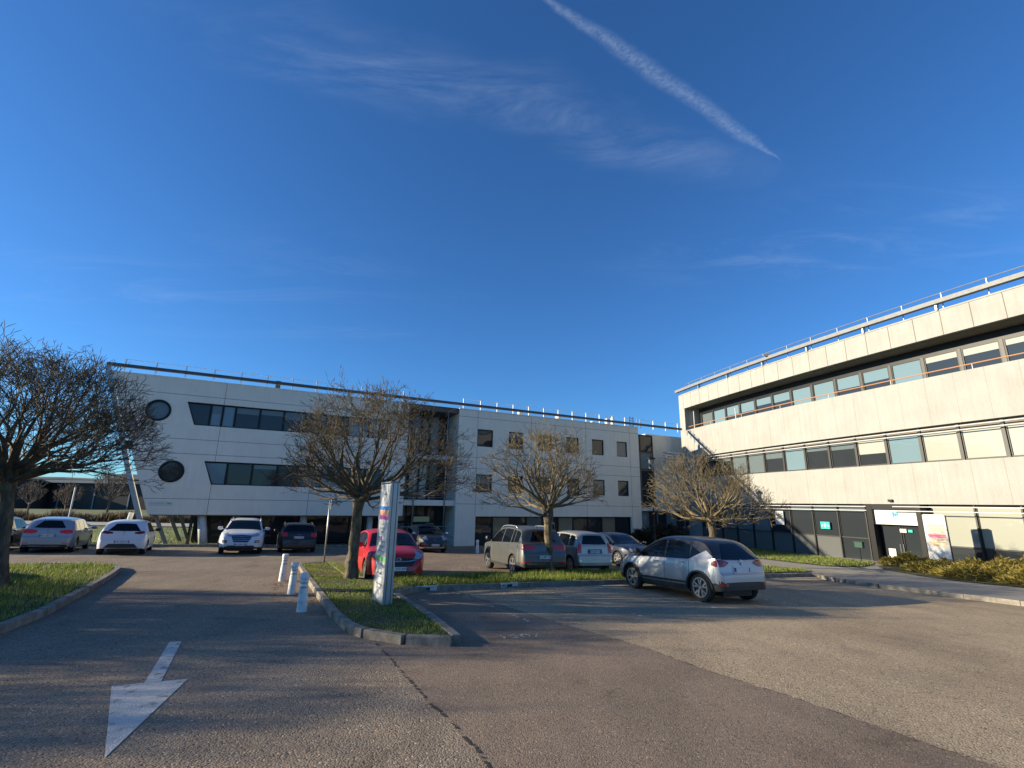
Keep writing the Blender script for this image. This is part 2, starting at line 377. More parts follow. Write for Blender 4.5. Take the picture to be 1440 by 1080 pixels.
# ------------------------------------------------------------------ ground, lots, islands
def base_ground():
    xs = list(range(-60, 61, 2)); ys = list(range(-10, 91, 2))
    far = [120, 170, 260, 400, 700, 1200, 2500]
    xs = [-f for f in reversed([75, 90] + far)] + xs + [75, 90] + far
    ys = [-60, -25] + ys + far
    V = [(x, y, gz(x, y) - .04) for y in ys for x in xs]; n = len(xs)
    F_ = [(j * n + i, j * n + i + 1, (j + 1) * n + i + 1, (j + 1) * n + i) for j in range(len(ys) - 1) for i in range(n - 1)]
    me = bpy.data.meshes.new('ground'); me.from_pydata(V, [], F_); me.materials.append(M['grass_ground'])
    o = bpy.data.objects.new('ground', me); COL.objects.link(o); o['kind'] = 'structure'
base_ground()
S1 = [(4.2, -8), (1.2, 1.5), (-.11, 4.32), (-.47, 5.11), (-.84, 5.73), (-1.97, 8.07), (-2.9, 9.6), (-3.9, 11.6), (-6, 15.6), (-7.75, 19.3), (-8.6, 24), (-9, 33.2)]
S2 = [(12, -8), (5.9, 1.6), (4.09, 4.51), (3.81, 4.91), (3.24, 6.12), (2.66, 7.06), (2.11, 8.31), (1.12, 9.78), (.51, 10.76), (-.6, 12.6), (-1.6, 14.3)]
drape('parking_lot_left', [(-48, -8)] + S1 + [(-18.3, 28.4), (-48, 13.3)], 0, M['asp_left'])
drape('parking_lot_centre', list(reversed(S1)) + S2 + [(9.8, 20.04), (10, 34), (10, 46), (16, 52), (2, 42.5), (-3.6, 37), (-9, 33.2)][0:] , 0, M['asp_mid'])
drape('parking_lot_right', S2[:] + [(9.8, 20.04), (12.6, 20.9), (30, 20), (30, -8)], 0, M['asp_right'])
# tar seams between the three coatings
def ribbon(name, line, w, dz, mat, jit=.3, kind='structure'):
    b = MB(); P = []
    for (x0, y0), (x1, y1) in zip(line, line[1:]):
        n = max(1, int(math.hypot(x1 - x0, y1 - y0) / .12))
        P += [(x0 + (x1 - x0) * k / n, y0 + (y1 - y0) * k / n) for k in range(n)]
    P.append(line[-1]); prev = None
    for k, (x, y) in enumerate(P):
        a = P[max(0, k - 1)]; c = P[min(len(P) - 1, k + 1)]; L = math.hypot(c[0] - a[0], c[1] - a[1]) or 1
        nx, ny = -(c[1] - a[1]) / L, (c[0] - a[0]) / L
        j = rnd.uniform(-1, 1) * w * jit; ww = w * rnd.uniform(1 - jit, 1 + jit * .6) / 2
        q = [(x + nx * (j + s_ * ww), y + ny * (j + s_ * ww)) for s_ in (-1, 1)]
        ids = [b.vert((u, v, gz(u, v) + dz)) for u, v in q]
        if prev: b.idx((prev[0], prev[1], ids[1], ids[0]))
        prev = ids
    o = b.build(name, mat); o['kind'] = kind; return o
ribbon('tar_seam', S1[1:6], .035, .004, M['crack'], .35)
ribbon('tar_seam', S2[1:10], .016, .004, M['crack'], .5)
# island between the lanes, with its long grass strip
isl = [(-7.73, 19.28), (-5.93, 15.54), (-3.95, 11.52), (-3.13, 9.86), (-2.57, 8.9), (-2.2, 8.5), (-1.53, 8.15), (-.85, 8.15), (-1.5, 9.75), (-2.84, 12.6), (-2.6, 13.55), (-1.83, 14.1), (-.31, 14.86), (3.8, 16.87), (9.8, 20.04),
       (9.6, 23.4), (8.5, 22.6), (3.1, 19.3), (-1.0, 17.0), (-3.7, 15.3), (-4.9, 15.6), (-7.1, 20.2)]
drape('island_turf', isl, .11, M['soil'], 1.0)
kerb('island_kerb', isl[:15][::-1])
kerb('island_kerb', [isl[0]] + isl[:16:-1] )
lisl = [(-9.0, 8.3), (-8.15, 9.19), (-8.86, 10.68), (-11.4, 14.76), (-12.5, 16.3), (-13.0, 16.95), (-13.7, 17.2), (-14.6, 17.1), (-15.2, 16.6), (-17, 15.2), (-24, 11.5), (-22, 3), (-7, 3), (-7.2, 6.5)]
lisl = [(-5.9, 3.4), (-7.15, 6.6), (-8.3, 9.3), (-9.9, 12.2), (-11.4, 14.76), (-12.3, 16.2), (-12.9, 16.9), (-13.7, 17.2), (-14.6, 17.1), (-15.4, 16.5), (-17, 15.0), (-16.2, 11), (-14, 6), (-13, 3)]
drape('island_turf', lisl, .11, M['soil'], 1.0)
kerb('island_kerb', lisl[:11][::-1])
# raised ground on the right: lawn, path, forecourt, planting bed
rk = [(9.8, 20.04), (12.26, 21.17), (12.7, 21.0), (12.3, 20.2), (12.2, 19.4), (12.29, 18.78), (12.53, 17.46), (13.08, 16.23), (13.41, 15.27), (13.88, 14.1), (14.9, 11.5), (16.3, 8), (17.8, 4), (21, -6)]
drape('pavement', rk + [(40, -6), (40, 60), (10, 60), (9.3, 30), (9.6, 23.4)], .12, M['concrete'], 2.0)
kerb('pavement_kerb', rk[::-1])
kerb('pavement_kerb', [(9.6, 23.4), (9.3, 30), (10, 45)][::-1])
lawn1 = [(12.0, 48), (11.6, 36), (12.9, 31.5), (14.54, 30.03), (15.1, 26.87), (15.6, 25.2), (17.16, 25.1), (19.3, 27.3), (20.9, 29.4), (20.6, 34), (19.5, 40), (17.6, 48)]
drape('lawn', lawn1, .15, M['soil'], 1.5)
lawn2 = [(9.9, 20.3), (12.2, 21.3), (12.75, 21.7), (12.84, 22.9), (11.85, 24.3), (11.4, 27), (9.7, 27.5)]
drape('lawn', lawn2, .15, M['soil'], 1.0)
bed = [(17.3, 23.6), (16.7, 20.7), (16.7, 19.0), (17.3, 17.6), (18.5, 14), (21, 9), (29, 9), (26, 18), (24, 24), (22.0, 26.8), (19.8, 27.0), (18.2, 25.4)]
drape('planting_bed', bed, .15, M['soil'], 1.5)
# ground on the far side of the left building
kerb('front_kerb', [(-48, 13.2), (-18.3, 28.4), (-9, 33.1), (-4.0, 36.2)])
drape('lawn', [(-48, 13.9), (-18.3, 29.0), (-15, 31), (-22, 50), (-60, 50), (-60, 14)], .05, M['grass_ground'], 2.0)
drape('road', [(-95, 51), (-18, 51), (-10, 57), (-95, 57.5)], .08, M['road'], 2.0)

# grass
blades_on('grass', isl[:11] + [(-2.9, 13.6), (-4.9, 15.6), (-7.1, 20.2)], .11, M['blade'], 1300, .055, .012, label='short green grass with worn patches on the island round the tall sign', patch=.85)
blades_on('grass', isl[10:], .11, M['blade'], 850, .17, .016, label='longer bright grass on the narrow strip in front of the parked grey cars', patch=.35)
blades_on('grass', lisl, .11, M['blade'], 500, .11, .016, label='grass on the island under the large tree at the left edge', patch=.5)
blades_on('grass', lawn1, .15, M['blade'], 160, .08, .028, label='mown lawn along the glass ground floor of the curved building', patch=.3)
blades_on('grass', lawn2, .15, M['blade'], 220, .1, .024, label='small grass corner between the kerb and the concrete path', patch=.3)
blades_on('dead_leaves', [(-4.4, 10.6), (-3.95, 11.3), (-5.95, 15.4), (-7.0, 17.5), (-7.6, 17.2), (-6.2, 13.5), (-5.0, 11.2)], .002, M['leaf_litter'], 60, .018, .05, label='brown leaf litter on the asphalt beside the white bollards', patch=.5, lean=2)
blades_on('dead_leaves', [(-2.5, 12.2), (-2.3, 13.4), (-.3, 14.6), (3.6, 16.5), (9.0, 19.4), (9.4, 19.0), (4, 15.8), (0, 13.6), (-1.6, 12.4)], .002, M['leaf_litter'], 55, .018, .045, label='brown leaf litter along the kerb of the empty parking bays', patch=.6, lean=2)

# painted marks
def decal(name, polys, mat, dz=.004, kind='structure'):
    b = MB()
    for p in polys: b.face([(x, y, gz(x, y) + dz) for x, y in p])
    o = b.build(name, mat, recalc=False)
    for f in o.data.polygons:
        pass
    bm = bmesh.new(); bm.from_mesh(o.data)
    for f in bm.faces:
        if f.normal.z < 0: f.normal_flip()
    bmesh.ops.triangulate(bm, faces=bm.faces); bm.to_mesh(o.data); bm.free()
    o['kind'] = kind; return o
decal('painted_arrow', [[(-3.06, 4.3), (-3.63, 6.2), (-4.26, 5.89)], [(-3.86, 6.09), (-4.79, 7.87), (-4.93, 7.81), (-4.0, 6.02)]], M['paint'])
def ground_text(body, size, x, y, rz, mat, sx=1):
    cu = bpy.data.curves.new('t', 'FONT'); cu.body = body; cu.size = size; cu.align_x = 'CENTER'; cu.align_y = 'CENTER'
    t = bpy.data.objects.new('t', cu); COL.objects.link(t); dg = bpy.context.evaluated_depsgraph_get()
    me = bpy.data.meshes.new_from_object(t.evaluated_get(dg)); bpy.data.objects.remove(t)
    me.name = 'painted_bay_number'; me.materials.clear(); me.materials.append(mat)
    c, s_ = math.cos(rz), math.sin(rz)
    for v in me.vertices:
        px, py = v.co.x * sx, v.co.y; X = x + px * c - py * s_; Y = y + px * s_ + py * c; v.co = (X, Y, gz(X, Y) + .005)
    o = bpy.data.objects.new('painted_bay_number', me); COL.objects.link(o); o['kind'] = 'structure'
ground_text('1607', .34, .2, 8.82, R(20), M['paint_worn'], 1.15)
ground_text('1605', .42, -2.6, 27.4, R(27), M['paint_worn'], 1.2)
ground_text('1603', .42, -1.6, 20.6, R(27), M['paint_worn'], 1.2)
kd = Vector((.895, .447))   # direction of the kerb and facade
def bay_lines(x, y, n, pitch, L, sgn, name='bay_line'):
    ps = []
    for k in range(n):
        a = Vector((x, y)) + kd * (k * pitch); nn = Vector((-kd.y, kd.x)) * sgn
        w = kd * .05; ps.append([tuple(a - w), tuple(a + w), tuple(a + w + nn * L), tuple(a - w + nn * L)])
    decal(name, ps, M['paint_faint'])
bay_lines(-1.5, 13.9, 5, 2.5, 4.6, -1); bay_lines(-2.2, 16.9, 6, 2.5, 4.8, 1); bay_lines(-29.5, 22.3, 11, 2.5, 4.8, -1)

# ------------------------------------------------------------------ left building
B0 = Vector((-3.854, 37.353)); Dv = Vector((.8912, .4537)); Nv = Vector((.4537, -.8912))
def FL(s, z, o=0.): return (B0.x + Dv.x * s + Nv.x * o, B0.y + Dv.y * s + Nv.y * o, z)
# curved building: arc coordinates
CX, CY, CR = 165.0, 80.334, 151.0
def FR(s, z, o=0.):
    a = PI - s / CR
    return (CX + (CR + o) * math.cos(a), CY + (CR + o) * math.sin(a), z)
def fbox(b, F, s0, s1, z0, z1, o0, o1, step=None):
    n = max(1, math.ceil(abs(s1 - s0) / step)) if step else 1
    prev = None
    for k in range(n + 1):
        s = s0 + (s1 - s0) * k / n
        ids = [b.vert(F(s, z, o)) for z, o in ((z0, o0), (z0, o1), (z1, o1), (z1, o0))]
        if prev is not None:
            for i in range(4): b.idx((prev[i], prev[(i + 1) % 4], ids[(i + 1) % 4], ids[i]))
        else: b.idx(ids[::-1])
        prev = ids
    b.idx(prev)
def facade(b, F, outline, holes, depth=.22, o=0.):
    loops = [outline] + holes
    pts = [p for l in loops for p in l]
    tri = tessellate_polygon([[Vector((p[0], p[1], 0)) for p in l] for l in loops])
    base = len(b.v)
    for p in pts: b.vert(F(p[0], p[1], o))
    for t in tri: b.idx([base + i for i in t])
    for l in loops:
        for p, q in zip(l, l[1:] + l[:1]): b.face([F(*p, o), F(*q, o), F(*q, o - depth), F(*p, o - depth)])
def inset(quad, w):
    cx = sum(p[0] for p in quad) / len(quad); cz = sum(p[1] for p in quad) / len(quad)
    return [(p[0] + (w if p[0] < cx else -w), p[1] + (w if p[1] < cz else -w)) for p in quad]
def window(F, parent, quad, fm, pm, o=-.09, w=.055, blind=None, bm_=None, name='window'):
    """frame ring with its pane (and blind) as sub-parts; quad runs BL, BR, TR, TL"""
    b = MB(); inn = inset(quad, w); n = len(quad)
    for i in range(n):
        p, q, pi, qi = quad[i], quad[(i + 1) % n], inn[i], inn[(i + 1) % n]
        b.face([F(*p, o), F(*q, o), F(*qi, o), F(*pi, o)]); b.face([F(*pi, o), F(*qi, o), F(*qi, o - .09), F(*pi, o - .09)])
        b.face([F(*p, o), F(*q, o), F(*q, o - .09), F(*p, o - .09)])
    f = b.build(name, fm, parent)
    g = MB(); og = o - .05
    g.face([F(*p, og) for p in inn]); g.build('pane', pm, f)
    if blind:
        h = blind; lo = [(inn[0][0] * h + inn[3][0] * (1 - h), inn[3][1] + (inn[0][1] - inn[3][1]) * h), (inn[1][0] * h + inn[2][0] * (1 - h), inn[2][1] + (inn[1][1] - inn[2][1]) * h)]
        e = MB(); e.face([F(*p, og + .012) for p in (lo[0], lo[1], inn[2], inn[3])]); e.build('blind', bm_, f)
    return f
def rect(s0, s1, z0, z1): return [(s0, z0), (s1, z0), (s1, z1), (s0, z1)]
def ring(cs, cz, r, n=28): return [(cs + r * math.cos(2 * PI * k / n), cz + r * math.sin(2 * PI * k / n)) for k in range(n)]

LB = empty('office_building', FL(-10, -1.2), 0, 'long grey panelled office block with round windows and a slanting left end on stilts', 'office building')
LBi = LB.matrix_world
def lp(ob):   # keep world coordinates while parented to the building's empty
    return ob
def under(root):
    """children are modelled in world space; shift them into the root's frame"""
    inv = (Matrix.Translation(root.location) @ Matrix.Rotation(root.rotation_euler.z, 4, 'Z')).inverted()
    for ch in root.children: ch.matrix_parent_inverse = inv
rec0, rec1 = -4.15, -.2
b = MB()
out1 = [(-18.84, .87), (rec0, .85), (rec0, 8.9), (-22.0 + .15, 8.95)]
holes1 = [ring(-19.36 + .1, 6.87, .6), ring(-18.07, 3.33, .6),
          [(-17.36, 6.15), (-5.6, 6.15), (-5.6, 7.52), (-17.9, 7.55)], [(-15.98, 2.63), (-5.6, 2.63), (-5.6, 4.0), (-16.51, 4.02)]]
facade(b, FL, out1, holes1)
out2 = [(rec1, -1.4), (1.42, -1.4), (1.42, .83), (16.5, .83), (16.5, -1.4), (17.66, -1.4), (17.66, 8.87), (rec1, 8.87)]
W12 = [(1.36, 2.72), (4.12, 5.45), (6.86, 8.18), (9.66, 10.92), (12.34, 13.62), (15.08, 16.28)]
holes2 = [rect(a, c, z0, z1) for a, c in W12 for z0, z1 in ((6.1, 7.46), (2.62, 3.96))]
facade(b, FL, out2, holes2)
# body behind the skin
DEP = 13.
b.face([FL(-21.85, 8.95, 0), FL(17.66, 8.9, 0), FL(17.66, 8.9, -DEP), FL(-21.85, 8.95, -DEP)])        # roof
b.face([FL(-18.84, .87, 0), FL(-21.85, 8.95, 0), FL(-21.85, 8.95, -DEP), FL(-18.84, .87, -DEP)])        # raking end wall
b.face([FL(-18.84, .87, -DEP), FL(17.66, .87, -DEP), FL(17.66, 8.95, -DEP), FL(-21.85, 8.95, -DEP)])
b.face([FL(17.66, -1.4, -.22), FL(17.66, 8.87, -.22), FL(17.66, 8.87, -DEP), FL(17.66, -1.4, -DEP)])
b.face([FL(rec0, .85, -.22), FL(rec0, 8.9, -.22), FL(rec0, 8.9, -2.3), FL(rec0, .85, -2.3)])
b.face([FL(rec1, -1.4, -.22), FL(rec1, 8.87, -.22), FL(rec1, 8.87, -2.3), FL(rec1, -1.4, -2.3)])
for s0, s1 in ((-21.85, rec0), (rec1, 17.66)): fbox(b, FL, s0, s1, 8.88, 8.97, -.3, .025)      # coping
b.mi = 1
for s0, s1, z in ((-20.9, rec0, 7.95), (-20.4, rec0, 5.27), (-20.05, rec0, 4.4), (-19.15, rec0, 1.77), (rec1, 17.66, 8.35), (rec1, 17.66, 5.23), (rec1, 17.66, 4.38), (rec1, 17.66, 1.73)):
    fbox(b, FL, s0, s1, z - .012, z + .012, -.01, .003)
for s, z0, z1 in ((-15.95, .87, 2.63), (-15.95, 4.03, 6.15), (-15.95, 7.54, 8.88), (-10.42, .87, 2.63), (-10.42, 4.03, 6.15), (-10.42, 7.54, 8.88), (1.38, .83, 2.6), (1.38, 3.98, 6.08), (1.38, 7.48, 8.87), (6.2, .83, 8.87), (11.68, .83, 8.87), (16.6, -1.3, 8.87)):
    fbox(b, FL, s - .011, s + .011, z0, z1, -.01, .0035)
b.build('wall', [M['panel_grey'], M['joint']], LB)
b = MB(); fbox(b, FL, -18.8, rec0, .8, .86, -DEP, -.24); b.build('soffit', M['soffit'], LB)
# dark core behind every opening
b = MB(); fbox(b, FL, -18.3, rec0 - .1, 1.0, 8.7, -12.5, -.4); fbox(b, FL, rec1 + .1, 17.4, -1.3, 8.7, -12.5, -.4); fbox(b, FL, rec0 - .1, rec1 + .1, -1.3, 8.9, -12.5, -2.4); b.build('interior', M['void'], LB)
# round windows
for cs, cz in ((-19.26, 6.87), (-18.07, 3.33)):
    b = MB(); n = 28
    for r0, r1, o0, o1 in ((.645, .645, -.05, .04), (.645, .52, .04, .04), (.52, .52, .04, -.12)):
        A = ring(cs, cz, r0); C = ring(cs, cz, r1)
        for i in range(n): j = (i + 1) % n; b.face([FL(*A[i], o0), FL(*A[j], o0), FL(*C[j], o1), FL(*C[i], o1)])
    f = b.build('round_window', M['dark_frame'], LB)
    g = MB(); g.face([FL(*p, -.08) for p in ring(cs, cz, .525)]); g.build('pane', M['blind_grey_sheen' if cz > 5 else 'glass'], f)
# ribbon windows
def band(z0b, z1b, sl0, sl1, cuts, pats):
    xs = cuts
    for k in range(len(xs) - 1):
        a, c = xs[k], xs[k + 1]
        q = [(a if k else sl0, z0b), (c, z0b), (c, z1b), (a if k else sl1, z1b)]
        p = pats[k % len(pats)]
        window(FL, LB, q, M['dark_frame'], M[p[0]], o=-.05, w=.06, blind=p[1], bm_=M[p[2]] if p[1] else None)
band(6.15, 7.5, -17.36, -17.88, [-17.4, -16.6, -15.95, -15.25, -13.86, -12.45, -11.09, -9.75, -8.35, -6.95, -5.6],
     [('glass', None, 0), ('glass_teal', .4, 'blind_grey_sheen'), ('glass_teal', None, 0), ('glass', .3, 'blind_grey_sheen'), ('glass', .25, 'blind_grey_sheen'), ('glass', .4, 'blind_grey_sheen'), ('blind_grey_sheen', None, 0)])
band(2.63, 3.98, -15.98, -16.5, [-16.2, -15.25, -13.87, -12.45, -11.09, -9.75, -8.35, -6.95, -5.6],
     [('glass_teal', None, 0), ('glass', None, 0), ('glass', .2, 'blind_grey_sheen'), ('glass', None, 0), ('blind_grey_sheen', None, 0)])
pats = [('glass', .0), ('glass', .5), ('blind_grey_sheen', 0), ('glass', .55), ('glass', 0), ('blind_grey_sheen', 0)]
for k, (a, c) in enumerate(W12):
    for r_, (z0, z1) in enumerate(((6.1, 7.46), (2.62, 3.96))):
        p = pats[(k + r_ * 3) % 6]
        window(FL, LB, rect(a, c, z0, z1), M['dark_frame'], M['glass' if r_ else p[0]], o=-.07, w=.07, blind=p[1] or None, bm_=M['blind_grey_sheen'])
# ground floor glazing
for s0, s1, o, zb in ((-16.7, rec0 - .1, -2.2, -1.0), (1.5, 16.4, -.28, -1.3)):
    n = round((s1 - s0) / 1.55); p = (s1 - s0) / n
    for k in range(n):
        a = s0 + k * p; m_ = ('glass', 'curtain', 'glass', 'blind_grey_sheen', 'glass', 'curtain', 'glass', 'glass', 'curtain')[k % 9] if s0 > 0 else 'glass'
        window(FL, LB, rect(a, a + p, zb, .82), M['dark_frame'], M[m_], o=o, w=.05)
b = MB(); fbox(b, FL, -16.75, rec0, -1.1, .8, -2.6, -2.45); fbox(b, FL, 1.43, 16.49, .75, .83, -1.2, -.225); b.build('ground_floor_core', M['void'], LB)
# stilts
def stilt(p, q, r_, mat='white_metal', name='column', n=10):
    b = MB(); b.tube([p, q], r_, n, sq=(n == 4)); return b.build(name, M[mat], LB, smooth=n > 4)
for p, q, r_ in ((FL(-16.22, .82, -.55), FL(-15.9, -1.1, -.55), .24), (FL(-10.5, .82, -.8), FL(-10.45, -1.2, -.8), .22), (FL(-6.2, .82, -.8), FL(-6.2, -1.25, -.8), .2), (FL(6.6, .8, -.5), FL(6.6, -1.3, -.5), .14), (FL(11.7, .8, -.5), FL(11.7, -1.3, -.5), .16)): stilt(p, q, r_)
for o, s0, z0, s1, z1 in ((-1, -18.61, .84, -17.7, -1.15), (-4, -18.28, .8, -17.3, -1.25), (-7, -18.08, .8, -17.2, -1.3)): stilt(FL(s0, z0, o), FL(s1, z1, o), .13, 'beige_metal', 'slanting_strut', 4)
stilt(FL(-16.67, .84, -.3), FL(-16.72, -1.1, -.3), .09, 'dark_frame', 'post', 4)
stilt(FL(-20.1, .9, -3), FL(-20.35, -1.1, -3), .13)
b = MB(); b.tube([FL(-22.05, 9.25, .02), FL(-20.16, 3.44, .02), FL(-18.55, -1.05, .02)], .17, 4, sq=True); b.build('raking_beam', M['galv'], LB)
b = MB(); fbox(b, FL, -20.95, -20.15, 4.68, 4.98, -.1, .0); b.build('bracket', M['dark_frame'], LB)
# roof edge beam and handrail
b = MB(); b.tube([FL(-22.1, 9.33, .05), FL(23.2, 9.22, .05)], .13, 4, sq=True); b.build('roof_edge_beam', M['brown_metal'], LB)
for s0, s1 in ((-21.3, -4.6), (.2, 17.8), (18.2, 23.)):
    n = round((s1 - s0) / 1.53); b = MB(); rz = .002 * 0
    for k in range(n + 1):
        s = s0 + (s1 - s0) * k / n; fbox(b, FL, s - .035, s + .035, 8.95, 9.8, -.27, -.2)
    b.tube([FL(s0, 9.05, -.22), FL(s0, 9.78, -.22), FL(s1, 9.72, -.22), FL(s1, 9.05, -.22)], .018, 5); b.build('roof_railing', M['rail_white'], LB)
for s, w_, h_ in ((-13.2, .3, .75), (1.9, .5, .15), (5.6, .35, .5), (9.4, .4, .45), (13.2, .3, .35), (14.9, .35, .75), (15.6, .15, .9)):
    b = MB(); fbox(b, FL, s, s + w_, 8.95, 8.95 + h_, -1.4, -1.05); b.build('roof_vent', M['white_metal' if s > 0 else 'brown_metal'], LB)
b = MB()
for s in (17.1, 17.5): fbox(b, FL, s, s + .05, 8.95, 10.0, -.5, -.45)
for z in (9.1, 9.35, 9.6, 9.85): fbox(b, FL, 17.15, 17.5, z, z + .04, -.49, -.46)
b.build('roof_ladder', M['dark_frame'], LB)
# entrance recess with balcony
b = MB(); fbox(b, FL, rec0, rec1, 1.57, 1.97, -2.3, -.25); b.build('balcony_slab', M['panel_grey'], LB)
b = MB(); fbox(b, FL, rec0, rec1, 5.0, 5.3, -2.3, -.9); b.build('floor_slab', M['panel_grey'], LB)
b = MB()
for z in (2.15, 2.3, 2.45): b.tube([FL(rec0, z, -.3), FL(rec1, z, -.3)], .014, 5)
b.tube([FL(rec0, 2.62, -.3), FL(rec1, 2.62, -.3)], .03, 6)
for s in (-4.1, -3.37, -2.2, -1.02, -.25): b.tube([FL(s, 1.97, -.3), FL(s, 2.62, -.3)], .02, 5)
b.build('balcony_railing', M['galv'], LB)
for s in (-3.37, -1.02):
    b = MB(); b.tube([FL(s, -1.25, -.22), FL(s, 8.7, -.22)], .05, 8); b.build('steel_post', M['galv'], LB, smooth=True)
b = MB()
for z in (-.65, .1, 5.15, 6.9): b.tube([FL(rec0, z, -.25), FL(rec1, z, -.25)], .025, 5)
b.build('cross_bar', M['galv'], LB)
cuts = [rec0, -3.3, -2.5, -1.8, -1.0, rec1]
for z0, z1, ms in ((-1.25, .35, ('blind_grey_sheen', 'glass', 'glass', 'glass_teal', 'glass')), (.35, 1.55, ('blind_grey_sheen', 'glass', 'glass', 'glass', 'glass')), (2.0, 5.0, ('glass', 'glass_teal', 'blind', 'glass', 'glass')), (5.3, 8.5, ('glass', 'blind_grey_sheen', 'glass', 'glass_teal', 'glass'))):
    for k in range(5): window(FL, LB, rect(cuts[k], cuts[k + 1], z0, z1), M['dark_frame'], M[ms[k]], o=-2.2, w=.07)
b = MB(); fbox(b, FL, -3.1, -1.9, .42, .78, -.85, -.8); b.build('door_sign', M['c_olive'], LB)
b = MB(); fbox(b, FL, rec0, rec1, 8.55, 8.9, -2.3, -.15); b.build('lintel', M['brown_metal'], LB)
# small plate on the grey wall
b = MB(); fbox(b, FL, -18.86, -17.73, 1.36, 1.62, 0, .03); o = b.build('nameplate', M['sign_white'], LB, bevel=.02)
b = MB(); b.mi = 0; fbox(b, FL, -18.0, -17.8, 1.45, 1.53, .03, .035); o2 = b.build('nameplate_mark', M['c_green'], o)
for k in range(9):
    pass
b = MB()
for k in range(12): fbox(b, FL, -18.75 + k * .055, -18.75 + k * .055 + .03, 1.46, 1.46 + (.04, .06, .05)[k % 3], .03, .034)
b.build('nameplate_lettering', M['c_palegreen'], o)
# glazed bay and white block at the right-hand end
b = MB(); fbox(b, FL, 20.9, 27.5, -1.4, 8.9, -9, -2.6); b.build('end_block', M['panel_grey'], LB)
b = MB(); fbox(b, FL, 17.7, 20.9, -1.3, 8.6, -9, -1.75); b.build('bay_core', M['void'], LB)
for z0, z1 in ((6.9, 8.6), (5.2, 6.9), (3.4, 5.2), (1.6, 3.4)):
    for a, c, m_ in ((17.75, 19.2, 'glass'), (19.2, 20.9, 'glass_teal' if z1 < 7 and z1 > 6 else 'glass')):
        window(FL, LB, rect(a, c, z0, z1), M['brown_metal' if z0 < 6.9 else 'dark_frame'], M[m_], o=-1.6, w=.12)
for k in range(6): window(FL, LB, rect(17.8 + k * 1.15, 17.8 + (k + 1) * 1.15, -1.35, 1.35), M['grey_metal'], M['glass' if k % 3 else 'glass_teal'], o=-.6, w=.06)
b = MB(); fbox(b, FL, 17.68, 25.5, 1.36, 1.7, -1.6, -.3)
for k in range(4): fbox(b, FL, 21.6, 25.4, 6.0 + k * .28, 6.1 + k * .28, -.98, -.5)
b.build('canopy', M['white_metal'], LB)
b = MB(); fbox(b, FL, 17.8, 24.7, -1.35, 1.35, -1.0, -.75); b.build('link_core', M['void'], LB)
under(LB)

# ------------------------------------------------------------------ curved building
RB = empty('office_building', FR(-45, -1.4), 0, 'curved cream office building with ribbon windows and a glass ground floor on the right', 'office building')
SE = -74.; SC = -31.5; ST = 1.39
b = MB()
fbox(b, FR, SC, SE, 11.42, 12.84, -.35, 0, ST)               # fascia
fbox(b, FR, SC, SE, 6.46, 9.2, -.3, 0, ST)                   # upper band
fbox(b, FR, SC, SE, 2.15, 4.46, -.3, 0, ST)                  # lower band
fbox(b, FR, SC, SC - .75, 9.2, 11.42, -.9, -.02)                # pillar at top floor
fbox(b, FR, SC, SC - 2.0, 4.46, 6.46, -.9, -.002); fbox(b, FR, SC, SC - 2.0, -1.5, 2.15, -.9, -.002)
fbox(b, FR, SC + .0, SC + .25, -1.5, 12.9, -14, -.06)             # far end wall
fbox(b, FR, SC - .25, SC - 1.0, 9.2, 11.42, -2.3, -.9)
fbox(b, FR, SC, SE, 12.84, 12.92, -.4, .03, ST)
fbox(b, FR, SC, SE, 12.5, 12.7, -14, -.4, 3)                  # roof
b.mi = 1
k = 0
while SC - .66 - ST * k > SE:
    s = SC - .66 - ST * k; fbox(b, FR, s - .016, s + .016, 11.42, 12.84, -.01, .004)
    if k % 1 == 0:
        b.mi = 2
        for z0, z1 in ((6.46, 9.2), (2.15, 4.46)): fbox(b, FR, s - .008, s + .008, z0, z1, -.01, .003)
        b.mi = 1
    k += 1
fbox(b, FR, SC - 2.0, SC - 2.03, 2.15, 9.2, -.01, .004); fbox(b, FR, SC, SC - 2.0, 9.18, 9.2, -.01, .004)
M['joint_faint'] = simple('joint_faint', (.28, .26, .2), .9)
b.build('wall', [M['panel_cream'], M['joint_cream'], M['joint_faint']], RB)
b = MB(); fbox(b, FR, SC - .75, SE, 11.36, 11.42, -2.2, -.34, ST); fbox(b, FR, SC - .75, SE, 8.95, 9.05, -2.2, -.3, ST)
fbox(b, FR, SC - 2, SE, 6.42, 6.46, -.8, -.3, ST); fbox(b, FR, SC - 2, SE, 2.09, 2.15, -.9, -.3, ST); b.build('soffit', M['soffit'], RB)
b = MB(); fbox(b, FR, SC - 1, SE, -1.4, 11.4, -13.5, -2.1, ST); fbox(b, FR, SC - 1, SE, 4.4, 6.5, -2.1, -.45, ST); fbox(b, FR, SC - 1, SE, -1.45, 2.1, -2.1, -.45, ST); b.build('interior', M['void'], RB)
topm = [('blind_grey_sheen', 0), ('glass_teal', 0), ('glass', .5), ('glass', .5), ('glass', .35), ('glass', .4), ('glass_teal', 0), ('glass_teal', 0), ('glass', .5), ('glass', .45), ('glass_teal', 0), ('glass', .22), ('glass', .25), ('glass', .2)]
for k in range(22):
    s = -34.8 - 1.9 * (k - 1)
    m_, bl = topm[min(k, 13)]
    window(FR, RB, rect(s - 1.9 + .16, s - .0, 9.1, 10.82), M['dark_frame'], M[m_], o=-1.5, w=.07, blind=bl or None, bm_=M['blind' if k > 10 else 'glass_teal'])
b = MB(); fbox(b, FR, SC - 1, SE, 10.82, 11.37, -1.75, -1.52, ST); b.build('lintel', M['dark_frame'], RB)
